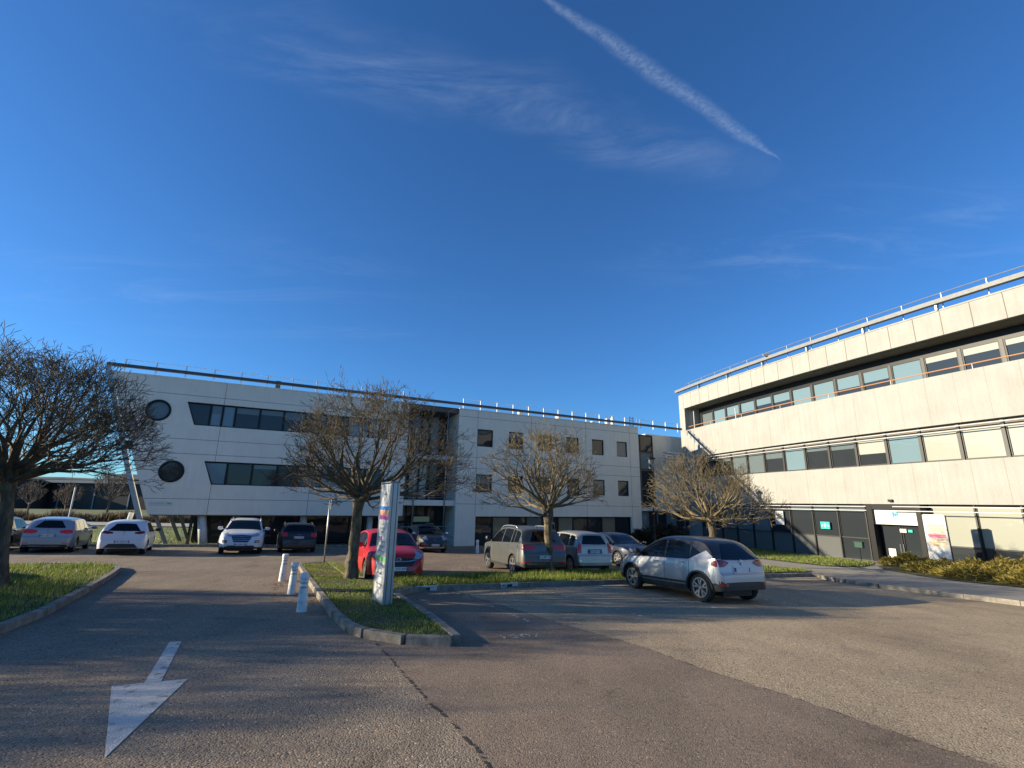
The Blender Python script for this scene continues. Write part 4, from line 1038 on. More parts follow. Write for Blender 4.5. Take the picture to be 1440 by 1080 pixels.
c3 = hatch(W=1.73, wb=2.47, ro=.64, fo=.83, style='five', r=.31,
    prof=[(-1.875, .45), (-1.86, .65), (-1.82, .9), (-1.78, 1.0), (-1.6, 1.25), (-1.4, 1.42), (-1.1, 1.49), (-.5, 1.525), (.1, 1.5), (.5, 1.38), (.95, 1.14), (1.25, 1.0), (1.55, .93), (1.8, .82), (1.97, .66), (2.05, .5), (2.065, .36)],
    belt=[(-2, 1.0), (-1, .98), (.9, .94), (1.5, .86), (2.2, .6)], ws=(1.22, .45), rw=(-1.72, -1.45), wins=[(-1.35, -1.0), (-.95, -.15), (-.08, .95)], handles=[(-.7, .88), (.2, .87)], mir=(.9, 1.03), gaps=(1.0, -.1), rplate=.7, fplate=.42, mirror='chrome',
    badges=[(1, .7, 'chev')],
    patch=[('head_lamp', 'front', 'lamp_clear', [(.5, .68), (.7, .68), (1.05, .8)], [(.55, .76), (.8, .88), (1.05, .93)]),
           ('grille', 'front', 'plastic', [(-.4, .3), (.4, .3)], [(-.5, .56), (.5, .56)], dict(mir=False, nu=12)),
           ('grille_bar', 'front', 'chrome', [(-.5, .27), (.5, .27)], [(-.52, .3), (.52, .3)], dict(mir=False, nu=12, nv=1, off=.014)),
           ('fog_lamp', 'front', 'chrome', [(.68, .34), (.8, .36)], [(.68, .5), (.8, .52)]),
           ('tail_lamp', 'rear', 'lamp_red', [(.6, .82), (.9, .85)], [(.6, 1.0), (.9, 1.02)])])
tucson = hatch(W=1.85, wb=2.67, ro=.87, fo=.93, r=.35, style='twin', tumb=.33, sill=.27,
    prof=[(-2.2, .5), (-2.19, .72), (-2.12, .9), (-2.06, 1.08), (-1.85, 1.38), (-1.7, 1.53), (-1.4, 1.6), (-.6, 1.65), (.1, 1.63), (.5, 1.53), (.95, 1.28), (1.25, 1.12), (1.7, 1.05), (2.05, .95), (2.2, .78), (2.26, .58), (2.27, .4)],
    belt=[(-2.2, 1.1), (-1, 1.06), (1, 1.0), (1.8, .95), (2.3, .7)], ws=(1.22, .48), rw=(-1.98, -1.72), fe=.62, rf=.6,
    wins=[(-1.6, -1.15), (-1.05, -.2), (-.12, 1.0)], handles=[(-.75, .95), (.2, .94)], mir=(.95, 1.14), gaps=(1.05, -.15), rplate=.85, fplate=.46, rails='galv', archtrim=True,
    clad=lambda x: .36, badges=[(1, .8, 'n')],
    patch=[('head_lamp', 'front', 'lamp_clear', [(.48, .8), (.7, .82), (1.0, .9)], [(.45, .88), (.75, .93), (1.02, .99)]),
           ('grille', 'front', 'plastic', [(-.3, .56), (.3, .56)], [(-.5, .86), (0, .88), (.5, .86)], dict(mir=False, nu=12, nv=5)),
           ('grille_slat', 'front', 'chrome', [(-.36, .64), (.36, .64)], [(-.37, .655), (.37, .655)], dict(mir=False, nu=10, nv=1, off=.014)),
           ('grille_slat', 'front', 'chrome', [(-.41, .72), (.41, .72)], [(-.42, .735), (.42, .735)], dict(mir=False, nu=10, nv=1, off=.014)),
           ('grille_slat', 'front', 'chrome', [(-.45, .8), (.45, .8)], [(-.46, .815), (.46, .815)], dict(mir=False, nu=10, nv=1, off=.014)),
           ('fog_lamp', 'front', 'plastic', [(.58, .53), (.85, .55)], [(.58, .64), (.88, .66)]),
           ('fog_lamp_bar', 'front', 'chrome', [(.6, .57), (.84, .585)], [(.6, .595), (.84, .61)], dict(nv=1, off=.014)),
           ('lower_intake', 'front', 'plastic', [(-.6, .33), (.6, .33)], [(-.55, .42), (.55, .42)], dict(mir=False, nu=12)),
           ('tail_lamp', 'rear', 'lamp_red', [(.5, .98), (.9, 1.0)], [(.5, 1.08), (.92, 1.12)])])
tiguan = hatch(W=1.81, wb=2.604, ro=.86, fo=.96, r=.345, style='five', tumb=.3, sill=.27,
    prof=[(-2.16, .5), (-2.15, .72), (-2.1, .84), (-2.04, 1.08), (-1.95, 1.14), (-1.78, 1.42), (-1.66, 1.57), (-1.4, 1.63), (-.6, 1.685), (.1, 1.67), (.5, 1.57), (.95, 1.3), (1.25, 1.12), (1.7, 1.04), (2.05, .94), (2.2, .76), (2.25, .58), (2.26, .4)],
    belt=[(-2.2, 1.12), (-1, 1.08), (1, 1.02), (1.8, .95), (2.3, .7)], ws=(1.22, .48), rw=(-1.92, -1.68), rwflat=(.68, .58, 1.17, 1.5), re=.8,
    wins=[(-1.7, -1.3), (-1.24, -1.02), (-.95, -.16), (-.08, 1.02)], handles=[(-.72, 1.0), (.22, .98)], mir=(.98, 1.16), gaps=(1.08, -.12, -1.0), rplate=.66, fplate=.46, rails='galv', archtrim=False, mirror='plastic', antenna=-1.35,
    clad=lambda x: .36 if x > -1.6 else .44, badges=[(-1, .97, 'vw')],
    patch=[('tail_lamp', 'rear', 'lamp_red', [(.4, .93), (.62, .88), (1.0, .9)], [(.4, 1.03), (.65, 1.06), (1.02, 1.07)]),
           ('reflector', 'rear', 'lamp_red', [(.55, .47), (.9, .48)], [(.55, .51), (.9, .53)]),
           ('bumper_trim', 'rear', 'chrome', [(-.7, .43), (.7, .43)], [(-.7, .455), (.7, .455)], dict(mir=False, nu=12, nv=1, off=.012)),
           ('head_lamp', 'front', 'lamp_clear', [(.5, .8), (.95, .86)], [(.5, .92), (.98, .98)])])
captur = hatch(W=1.78, wb=2.606, ro=.66, fo=.86, r=.345, style='twin', tumb=.34, sill=.27, blackroof=[(-2, 1.07), (-1.76, 1.05), (-1.7, .98), (-1.3, 0)],
    prof=[(-1.965, .46), (-1.955, .66), (-1.9, .76), (-1.86, .98), (-1.8, 1.08), (-1.62, 1.3), (-1.42, 1.46), (-1.2, 1.52), (-.5, 1.565), (.1, 1.55), (.45, 1.46), (.9, 1.22), (1.2, 1.07), (1.55, 1.0), (1.85, .88), (2.05, .7), (2.14, .52), (2.16, .38)],
    belt=[(-2, 1.1), (-1.5, 1.04), (-1, 1.0), (.9, .95), (1.5, .9), (2.2, .6)], ws=(1.17, .45), rw=(-1.76, -1.46), re=.74, rwflat=(.74, .6, 1.04, 1.4),
    wins=[(-1.42, -1.0), (-.95, -.12), (-.04, .98)], dloup=[(-1.42, 1.13), (-1.0, 1.33), (-.5, 1.46), (.3, 1.46), (1.2, 1.2)], handles=[(-.72, .9), (.25, .88)], mir=(.9, 1.08), gaps=(1.02, -.08, -.98), rplate=.8, fplate=.42, mirror='plastic', archtrim=True,
    clad=lambda x: .4 if x > -1.35 and x < 1.4 else (.52 if x < -1.5 else .4), badges=[(-1, .98, 'diamond'), (1, .7, 'diamond')], antenna=-1.1,
    patch=[('tail_lamp', 'rear', 'lamp_dark', [(.5, .95), (.68, .87), (1.0, .87), (1.2, .9)], [(.5, .98), (.7, 1.03), (1.0, 1.03), (1.2, .98)], dict(nu=10)),
           ('reversing_lamp', 'rear', 'lamp_red', [(.58, .93), (.72, .9)], [(.58, .97), (.72, .98)], dict(off=.014)),
           ('plate_recess', 'rear', 'p_silver2', [(-.34, .71), (.34, .71)], [(-.34, .9), (.34, .9)], dict(mir=False, nu=10, off=.008)),
           ('reflector', 'rear', 'lamp_dark', [(.62, .42), (.86, .44)], [(.62, .49), (.86, .51)], dict(off=.012)),
           ('rear_fin', 'side', 'p_silver2', [(-.98, .97), (-1.35, .97), (-1.72, .97)], [(-.98, 1.0), (-1.5, 1.24), (-1.72, 1.1)], dict(off=.012, nu=14, nv=6)),
           ('sill_trim', 'side', 'chrome', [(-.9, .37), (0, .36), (.9, .36)], [(-.9, .41), (0, .385), (.9, .385)], dict(off=.012)),
           ('head_lamp', 'front', 'lamp_clear', [(.4, .7), (.95, .78)], [(.4, .8), (.98, .92)])])
wagon = hatch(W=1.81, wb=2.73, ro=.9, fo=.93, r=.32, tumb=.32, style='multi',
    prof=[(-2.26, .45), (-2.25, .65), (-2.2, .76), (-2.15, .98), (-1.95, 1.22), (-1.8, 1.37), (-1.5, 1.44), (-.6, 1.475), (.1, 1.46), (.5, 1.37), (1.0, 1.12), (1.3, .98), (1.7, .9), (2.05, .78), (2.22, .62), (2.28, .48), (2.29, .38)],
    belt=[(-2.3, .98), (1, .92), (1.7, .84), (2.3, .6)], ws=(1.27, .45), rw=(-2.1, -1.82), wins=[(-1.8, -1.2), (-1.1, -.2), (-.1, 1.0)], handles=[(-.8, .88), (.2, .86)], mir=(1.0, .99), gaps=(1.05, -.15), rplate=.76, fplate=.42,
    badges=[(-1, .9, 'n')], rails='plastic',
    patch=[('tail_lamp', 'rear', 'lamp_red', [(.6, .8), (.95, .8)], [(.66, 1.0), (.98, .98)]),
           ('head_lamp', 'front', 'lamp_clear', [(.45, .64), (.9, .72)], [(.45, .74), (.92, .82)])])
jazz = hatch(W=1.675, wb=2.45, ro=.58, fo=.82, r=.3, tumb=.28, style='multi',
    prof=[(-1.8, .4), (-1.79, .6), (-1.75, .68), (-1.72, .92), (-1.7, 1.0), (-1.6, 1.25), (-1.48, 1.42), (-1.3, 1.48), (-.6, 1.53), (0, 1.52), (.35, 1.45), (.9, 1.17), (1.3, .97), (1.6, .9), (1.85, .78), (1.98, .6), (2.04, .48), (2.05, .38)],
    belt=[(-2, .98), (-1, .95), (1, .9), (1.6, .8), (2.2, .6)], ws=(1.26, .36), rw=(-1.68, -1.5), rwflat=(.66, .6, 1.05, 1.36), re=.84, rr=.35,
    wins=[(-1.45, -1.1), (-1.02, -.2), (-.12, .95)], handles=[(-.8, .88), (.15, .86)], mir=(.9, 1.0), gaps=(1.0, -.1, -.98), rplate=.78, fplate=.42, mirror='plastic', antenna=.2,
    patch=[('tail_lamp', 'rear', 'lamp_red', [(.66, .72), (.95, .74)], [(.68, 1.0), (.8, 1.12)]),
           ('plate_recess', 'rear', 'p_darkgrey', [(-.36, .7), (.36, .7)], [(-.36, .87), (.36, .87)], dict(mir=False, nu=10, off=.006)),
           ('reflector', 'rear', 'lamp_clear', [(.66, .42), (.9, .44)], [(.66, .48), (.9, .5)]),
           ('head_lamp', 'front', 'lamp_clear', [(.45, .64), (.9, .74)], [(.45, .78), (.92, .86)])])
saloon = hatch(W=1.8, wb=2.65, ro=.95, fo=.9, r=.32, tumb=.34, style='multi',
    prof=[(-2.27, .45), (-2.26, .7), (-2.2, .92), (-2.1, .97), (-1.75, 1.02), (-1.5, 1.14), (-1.1, 1.34), (-.7, 1.42), (-.2, 1.45), (.2, 1.42), (.5, 1.34), (1.0, 1.08), (1.25, .97), (1.7, .89), (2.05, .77), (2.18, .6), (2.22, .45), (2.225, .38)],
    belt=[(-2.3, .94), (1, .9), (1.7, .82), (2.3, .6)], ws=(1.22, .5), rw=(-1.62, -1.1), wins=[(-1.3, -1.0), (-.92, -.15), (-.06, 1.0)], handles=[(-.7, .85), (.2, .84)], mir=(.95, .98), gaps=(1.05, -.1), rplate=.75, fplate=.42,
    roofx=(-1, .4),
    patch=[('tail_lamp', 'rear', 'lamp_red', [(.5, .78), (.95, .78)], [(.5, .9), (.98, .9)]),
           ('head_lamp', 'front', 'lamp_clear', [(.5, .62), (.75, .64), (1.0, .74)], [(.5, .72), (.75, .76), (1.02, .84)]),
           ('grille', 'front', 'plastic', [(-.38, .52), (.38, .52)], [(-.42, .7), (.42, .7)], dict(mir=False, nu=12))])
KC = 'cars parked in the bays'
car('parked_car', 'silver hatchback seen from behind, nearest the left edge, with wide red tail lamps', 'car', (-20.9, 23.75), 119, golf, 'p_silver2', KC, 'BW 360 CX')
car('parked_car', 'white hatchback seen from behind in front of the slanting steel strut', 'car', (-17.66, 23.7), 120, clio, 'p_white', KC, 'CR 418 LT')
car('parked_car', 'white tall crossover facing the lot with a big dark grille under the grey building', 'car', (-13.54, 26.0), -65, tucson, 'p_white', KC, 'DX 204 QH')
car('parked_car', 'black estate car seen from behind under the grey building', 'car', (-11.75, 28.1), 116, wagon, 'p_black', KC, 'EK 715 BV')
car('parked_car', 'bright red small hatchback facing the grass island behind the tall sign', 'car', (-4.08, 17.05), -66, corsa, 'p_red', KC, 'FG 373 AW')
car('parked_car', 'dark small hatchback with chrome trim facing out before the balcony entrance', 'car', (-5.1, 30.9), -64, c3, 'p_darkgrey', KC, 'AM 562 KR')
car('parked_car', 'grey tall crossover with roof rails seen from behind left of the thin tree trunk', 'car', (.45, 19.85), 112, tiguan, 'p_grey', KC, 'CJ 981 NF')
car('parked_car', 'beige silver compact car seen from behind just right of the tree trunk', 'car', (2.62, 21.5), 114, jazz, 'p_silver', KC, 'AB 607 YD')
car('parked_car', 'dark navy saloon facing out between the silver compact and the two-tone car', 'car', (5.15, 25.0), -64, saloon, 'p_navy', KC, 'BT 133 ZE')
car('parked_car', 'silver crossover with black roof and muddy tail parked alone at the grass strip', 'car', (5.05, 14.72), 116, captur, 'p_silver2', KC, None)
car('parked_car', 'blue grey saloon half hidden behind the silver hatchback at the left', 'car', (-24.5, 27.6), 119, saloon, 'p_bluegrey', KC, None)
car('parked_car', 'dark green hatchback cut by the leftmost tree trunk', 'car', (-23.05, 22.85), 119, golf, 'p_green', KC, None)
car('passing_car', 'white saloon driving on the far road behind the dry hedge', 'car', (-62.5, 59.2), 12, saloon, 'p_white', None, None)
car('parked_car', 'dark hatchback beyond the left edge of the picture whose shadow crosses the lane', 'car', (-17.2, 12.6), 119, golf, 'p_darkgrey', KC, None)
# ------------------------------------------------------------------ trees
def tree(name, label, loc, head, H, reach, seed, n=14, depth=5, group=None, bark='bark', twig='twig', shoots=1.0, lean=(0, 0), r0=.14, squash=.72, gap=.0, low=12, sides=4, rk=1., cat='tree', twr=.0055, flat=1.1):
    """bare pollarded tree: trunk with a knobbly head, limbs fanning out to a rounded crown.
    reach = (left, right) crown half-widths as seen from the lot"""
    rg = random.Random(seed); x0, y0 = loc
    root = empty(name, (x0, y0, gz(x0, y0) + .0), 0, label, cat, group)
    t = MB(); P = []; Rr = []
    for k in range(10):
        f = k / 9; P.append((lean[0] * f + rg.uniform(-.02, .02), lean[1] * f + rg.uniform(-.02, .02), head * f - .1 * (k == 0)))
        Rr.append(r0 * (1.2 - .36 * min(1, f * 3) if f < .34 else .84 + .3 * max(0, f - .75) * 3) * rg.uniform(.95, 1.05))
    t.tube(P, Rr, 22); top = Vector(P[-1]); pq = rg.uniform(0, 6)
    for i in range(len(t.v)):     # fluted, knotty bark
        k = min(9, i // 22); c_ = P[k]; vx, vy, vz = t.v[i]; an = math.atan2(vy - c_[1], vx - c_[0]); q = 1 + .07 * math.sin(an * 6 + pq + vz * 1.3) + .05 * math.sin(an * 11 + vz * 4) + .04 * rg.uniform(-1, 1) + (.12 * abs(math.sin(an * 2.5 + pq)) if k >= 8 else 0) + (.15 * abs(math.sin(an * 2 + pq)) if k == 0 else 0)
        t.v[i] = (c_[0] + (vx - c_[0]) * q, c_[1] + (vy - c_[1]) * q, vz)
    t.build('trunk', M[bark], root, smooth=True)
    V = []; Fc = []
    def seg(p, q, ra, rb, ns):
        d = (q - p); L = d.length
        if L < 1e-4: return
        d /= L; a = d.cross(Vector((0, 0, 1)));
        if a.length < .1: a = d.cross(Vector((1, 0, 0)))
        a.normalize(); b_ = d.cross(a); o = len(V)
        for c, r_ in ((p, ra), (q + d * rb * .5, rb)):
            for j in range(ns):
                an = 2 * PI * j / ns; w = (a * math.cos(an) + b_ * math.sin(an)) * r_; V.append((c.x + w.x, c.y + w.y, c.z + w.z))
        for j in range(ns): Fc.append((o + j, o + (j + 1) % ns, o + ns + (j + 1) % ns, o + ns + j))
    hc = H - head
    def env(d):
        """crown reach in direction d from the head"""
        wx = reach[1] if d.x > 0 else reach[0]; wy = (reach[0] + reach[1]) / 2
        h = Vector((d.x / wx, d.y / wy, d.z / hc)); return 1 / max(1e-3, h.length)
    ph = rg.uniform(0, 6)
    def crag(v_):
        a_ = math.atan2(v_.y, v_.x); e_ = math.atan2(v_.z, math.hypot(v_.x, v_.y)); return .94 + .1 * math.sin(a_ * 5 + ph) * math.cos(e_ * 6 + ph) + .05 * math.sin(a_ * 11 + e_ * 9)
    def branch(p, d, L, r_, lv, Ltot):
        # curved, slightly kinked length
        k = 3 if lv < 3 else 2; q = p.copy(); dd = d.copy(); ra = r_
        ns = 6 if lv < 1 else (5 if lv < 2 else (4 if lv < 3 else 3)); pts = [q.copy()]
        for i in range(k):
            jt = .08 + .035 * lv; dd = (dd + Vector((rg.gauss(0, jt), rg.gauss(0, jt), rg.gauss(0, jt) + .05))).normalized()
            e = q + dd * (L / k); rb = ra - (r_ * .24) / k; seg(q, e, ra, rb, ns); ra = rb; q = e; pts.append(q.copy())
            if lv >= 2 and rg.random() < .6 * shoots:
                sd = (dd + Vector((rg.gauss(0, .42), rg.gauss(0, .42), rg.gauss(.05, .35)))).normalized(); l = rg.uniform(.1, .28)
                m_ = q + sd * l * .55; sd2 = (sd + Vector((rg.gauss(0, .3), rg.gauss(0, .3), .25))).normalized()
                seg(q, m_, min(ra * .5, .012), .0075, 3); seg(m_, m_ + sd2 * l * .5, .0075, .004, 3)
                if rg.random() < .3: seg(m_, m_ + (sd + Vector((rg.gauss(0, .5), rg.gauss(0, .5), rg.gauss(0, .4)))).normalized() * l * .5, .006, .0035, 3)
        if lv >= depth: return
        nc = 2 if rg.random() < (.55 if lv else .25) else 3
        base = rg.uniform(0, 2 * PI)
        for c in range(nc):
            an = base + 2 * PI * c / nc + rg.gauss(0, .3); a = dd.cross(Vector((0, 0, 1)));
            if a.length < .1: a = Vector((1, 0, 0))
            a.normalize(); b_ = dd.cross(a); sp = rg.uniform(.25, .5) + .04 * lv
            nd = (dd + (a * math.cos(an) + b_ * math.sin(an)) * sp).normalized()
            if nd.z < -.12: nd.z *= .2; nd.normalize()
            rel = (q - top); lim = env(rel.normalized()) * crag(rel); rem = lim - rel.length
            if rem < .32 or (lv >= 3 and rg.random() < .1): continue
            branch(q, nd, min(L * rg.uniform(.66, .86), rem * .75), max(ra * (.8 if nc == 2 else .7) * rg.uniform(.85, 1.05), twr), lv + 1, Ltot)
    for k in range(n):
        f = (k + .5) / n; el = math.asin(math.sin(R(low)) + (1 - math.sin(R(low))) * f ** flat) ; az = k * 2.39996 + rg.uniform(-.25, .25)
        d = Vector((math.cos(az) * math.cos(el), math.sin(az) * math.cos(el), math.sin(el)))
        rch = env(d) * rg.uniform(.8, 1.0)
        p = top + Vector((d.x * r0 * .5, d.y * r0 * .5, rg.uniform(-.3, .05)))
        branch(p, d, rch * .3, r0 * rg.uniform(.3, .46) * rk, 0, rch)
    me = bpy.data.meshes.new('crown'); me.from_pydata(V, [], Fc); me.materials.append(M[twig]); me.materials.append(M[twig])
    me.polygons.foreach_set('use_smooth', [True] * len(Fc))
    o = bpy.data.objects.new('crown', me); COL.objects.link(o); o.parent = root
    return root
TG = 'bare pollarded trees of the car park'
tree('pollarded_tree', 'large dense bare tree at the left edge of the picture', (-11.55, 11.84), 2.7, 6.2, (3.8, 3.3), 11, n=32, depth=6, group=TG, lean=(-.3, -.1), r0=.16, shoots=.8, low=0)
tree('pollarded_tree', 'dense dark bare tree standing on the island beside the tall sign', (-4.61, 15.14), 2.55, 6.4, (2.45, 4.1), 5, n=24, depth=6, group=TG, r0=.17, lean=(.05, 0), shoots=.7, low=-4)
tree('pollarded_tree', 'sparser sunlit bare tree with a pale trunk before the parked grey crossover', (1.45, 18.1), 2.35, 5.9, (3.2, 2.4), 23, n=17, depth=5, group=TG, twig='twig_pale', r0=.17, lean=(-.1, 0), shoots=.5, low=6, rk=.95, twr=.009)
t4 = tree('pollarded_tree', 'sunlit yellowish bare tree behind the two-tone crossover before the curved building', (9.3, 23.3), 2.3, 6.1, (3.8, 3.2), 37, n=20, depth=5, group=TG, twig='twig_pale', r0=.17, shoots=.7, low=-6, twr=.0075, flat=1.35)
# trees further along the lot, beyond the left edge, that throw the long streaked shadows over the lane
src = next(o for o in COL.objects if o.get('label', '').startswith('dense dark'))
for x, y, rz, sc, lb in ((-15.2, 8.5, .4, .72, 'bare tree outside the picture at the edge of the left island'), (-23, 6.9, 2.8, 1.0, 'bare tree outside the picture between two others on the left'), (-17.5, 7.2, 1.0, .9, 'bare tree outside the picture nearest the large left tree'), (-19.5, 3.6, 2.2, .85, 'bare tree outside the picture beside the exit lane'), (-25, 9.3, 3.4, 1.0, 'bare tree outside the picture at the back of the left bays'), (-27, 5.2, 4.4, 1.0, 'bare tree outside the picture furthest to the left'), (-21, 0.4, 5.2, .8, 'bare tree outside the picture closest to the viewer')):
    c = copy_tree(src); c.location = (x, y, gz(x, y)); c.rotation_euler = (0, 0, rz); c.scale = (sc,) * 3; c['label'] = lb
# distant trees behind the far road
far = None
for k, (x, y, h, lb) in enumerate(((-55.5, 63, 5.9, 'small pale bare tree in front of the dark warehouse'), (-51.0, 64, 8.2, 'taller thin bare tree between the dark warehouse and the grey building'), (-62.0, 65, 6.2, 'bare tree before the brown brick hall seen through the big crown'), (-46.5, 66, 5.0, 'low bare tree just left of the grey building end'), (-70.5, 66, 6.5, 'bare tree furthest left beyond the road'))):
    if far is None: far = tree('roadside_tree', lb, (x, y), 1.9, h, (2.2, 2.2), 91, n=10, depth=4, group='small bare trees beyond the road', bark='twig_far', twig='twig_far', r0=.12, low=20, shoots=.7, twr=.02, rk=1.2)
    else:
        c = copy_tree(far); c.location = (x, y, gz(x, y)); c.rotation_euler = (0, 0, k * 1.7); c.scale = (h / 5.9 * .9, h / 5.9 * .9, h / 5.9); c['label'] = lb

# ------------------------------------------------------------------ far side: hedge, halls, hill
def scatter_blades(name, pts, mat, label, cat):
    V = []; Fc = []
    for x, y, z, h, w in pts:
        a = rnd.uniform(0, PI); dx, dy = math.cos(a) * w / 2, math.sin(a) * w / 2; lx = rnd.uniform(-.35, .35) * h; ly = rnd.uniform(-.3, .3) * h
        o = len(V); V += [(x - dx, y - dy, z), (x + dx, y + dy, z), (x + lx, y + ly, z + h)]; Fc.append((o, o + 1, o + 2))
    me = bpy.data.meshes.new(name); me.from_pydata(V, [], Fc); me.materials.append(mat); o = bpy.data.objects.new(name, me); COL.objects.link(o)
    return tag(o, label, cat, None, 'stuff')
pts = []
for _ in range(26000):
    x = rnd.uniform(-85, -24); y = rnd.uniform(60.2, 62.6); e = 1 + .35 * math.sin(x * .9) + .25 * math.sin(x * 2.3 + 1)
    pts.append((x, y, gz(x, y) + .02, rnd.uniform(.4, 1.0) * e, .12))
scatter_blades('dry_verge', pts, M['dry'], 'brown dry tall grass along the far side of the road', 'dry grass')
pts = []
for _ in range(9000):
    x = rnd.uniform(-48, -15); y = rnd.uniform(14, 50)
    if not in_poly(x, y, [(-48, 14.2), (-18.6, 29.3), (-15.6, 31), (-22, 50), (-48, 50)]): continue
    pts.append((x, y, gz(x, y) + .05, rnd.uniform(.04, .16), .06))
scatter_blades('verge_grass', pts, M['blade'], 'green verge between the parked cars and the far road', 'grass')
wh = empty('warehouse', (-100, 128, -1), 0, 'long black clad warehouse beyond the far road with a low light roof', 'warehouse')
def wbox(name, x0, x1, y0, y1, z0, z1, mat, parent):
    b = MB(); b.box(x0, x1, y0, y1, z0, z1); o = b.build(name, M[mat], parent); return o
wbox('wall', -110, -40, 120, 150, -1.3, 4.9, 'black_clad', wh); wbox('roof', -112, -39, 119, 151, 4.9, 5.5, 'grey_metal', wh)
for k in range(8): wbox('panel_rib', -108 + k * 8.4, -107.7 + k * 8.4, 119.8, 120, -1.2, 4.9, 'grey_metal', wh)
under(wh)
wh2 = empty('brick_hall', (-135, 126, -1), 0, 'brown brick hall beyond the far road behind the large left tree', 'hall')
wbox('wall', -160, -112.5, 112, 145, -1.3, 5.3, 'brick', wh2); wbox('roof', -161, -112, 111.5, 146, 5.3, 5.6, 'soffit', wh2); under(wh2)
wh3 = empty('shed', (-75, 190, -1), 0, 'pale roofed low sheds behind the black warehouse', 'shed')
wbox('wall', -150, -95, 185, 215, -1.3, 8.2, 'soffit', wh3); wbox('roof', -151, -94, 184, 216, 8.2, 10.0, 'beige_metal', wh3); under(wh3)
# low wooded hill on the horizon
b = MB(); N_ = 90; prev = None
for k in range(N_ + 1):
    a = R(195 - 210 * k / N_); rr = 620; x, y = rr * math.cos(a), rr * math.sin(a)
    h = 19 + 7 * math.sin(k * .35) + 4 * math.sin(k * .9 + 1) + rnd.uniform(-1.5, 1.5)
    ids = [b.vert((x, y, -6)), b.vert((x * 1.02, y * 1.02, h * .7)), b.vert((x * 1.08, y * 1.08, h)), b.vert((x * 1.4, y * 1.4, h * .9)), b.vert((x * 1.5, y * 1.5, -6))]
    if prev:
        for i in range(4): b.idx((prev[i], prev[i + 1], ids[i + 1], ids[i]))
    prev = ids
o = b.build('wooded_hill', M['hill'], smooth=True); o['kind'] = 'structure'
for k, (x, y, h) in enumerate(((-52.2, 60.0, 3.9), (-40, 60, 3.9))):
    b = MB(); b.tube([(x, y, gz(x, y)), (x, y, gz(x, y) + h)], .09, 8); o = b.build('roadside_post', M['galv']); tag(o, ('slim grey post in the dry verge before the black warehouse', 'slim grey post in the dry verge hidden by the grey building')[k], 'post')

# ------------------------------------------------------------------ shrubs on the right
def shrub(x, y, rx, ry, h, n, mat, label, grp, name='low_shrub', seed=0, ll=.16):
    g = random.Random(seed); V = []; Fc = []; z0 = gz(x, y) + .15
    for _ in range(n):
        a = g.uniform(0, 2 * PI); q = math.sqrt(g.random()); px = math.cos(a) * rx * q; py = math.sin(a) * ry * q
        hm = h * (1 - q ** 2.5) * (.75 + .35 * math.sin(px * 5 + seed) * math.sin(py * 4)) + .06; pz = hm * g.uniform(.45, 1.05) ** .6
        d = Vector((px / rx + g.gauss(0, .6), py / ry + g.gauss(0, .6), g.uniform(-.1, .9))).normalized(); l = ll * g.uniform(.5, 1.3)
        sd = d.cross(Vector((g.gauss(0, 1), g.gauss(0, 1), g.gauss(0, 1)))).normalized() * ll * .16
        o = len(V); p = Vector((px, py, pz)); V += [tuple(p - sd), tuple(p + sd), tuple(p + d * l + sd * .3), tuple(p + d * l - sd * .3)]; Fc.append((o, o + 1, o + 2, o + 3))
    me = bpy.data.meshes.new('foliage'); me.from_pydata(V, [], Fc); me.materials.append(M[mat])
    r_ = empty(name, (x, y, z0), 0, label, 'shrub', grp)
    f = bpy.data.objects.new('foliage', me); COL.objects.link(f); f.parent = r_
    b = MB()
    for k in range(7): a = k * .9; b.tube([(0, 0, -.05), (math.cos(a) * rx * .3, math.sin(a) * ry * .3, h * .3), (math.cos(a) * rx * .7, math.sin(a) * ry * .7, h * .45)], [.025, .018, .008], 5)
    b.build('stem', M['bark'], r_)
SG = 'low yellowish shrubs before the curved building'
for k, (x, y, rx, ry, h, lb) in enumerate(((20.2, 26.0, 1.2, 1.2, .6, 'yellowish low shrub left of the white totem at the entrance path'), (18.9, 22.6, 1.3, 1.4, .4, 'yellowish low shrub at the kerb side in front of the totem'), (20.9, 24.2, 1.3, 1.2, .42, 'yellowish shrub at the foot of the white totem'), (18.5, 20.2, 1.5, 1.6, .5, 'yellowish shrub bulging over the pavement right of the totem'), (20.6, 21.9, 1.6, 1.7, .62, 'tallest yellowish shrub between the totem and the right edge'), (22.7, 22.6, 1.5, 1.7, .7, 'yellowish shrub against the blinds of the ground floor'), (18.9, 17.8, 1.6, 1.6, .5, 'yellowish shrub nearest the kerb at the right edge of the picture'), (20.9, 19.0, 1.7, 1.7, .6, 'yellowish shrub behind the nearest one at the right edge'), (23.0, 19.8, 1.7, 1.9, .8, 'yellowish shrub by the glass at the right edge'), (20.5, 15.4, 1.9, 1.8, .7, 'yellowish shrub just outside the right edge'))):
    shrub(x, y, rx, ry, h, 2600, 'juniper', lb, SG, seed=k)
shrub(13.2, 43.0, 2.2, 1.4, 1.6, 2600, 'darkleaf', 'dark leafless bush at the right end of the grey building', None, 'bush', 41, .35)
shrub(11.4, 42.6, 1.6, 1.0, 1.2, 1600, 'darkleaf', 'smaller dark bush beside the ground floor windows of the grey building', None, 'bush', 42, .35)

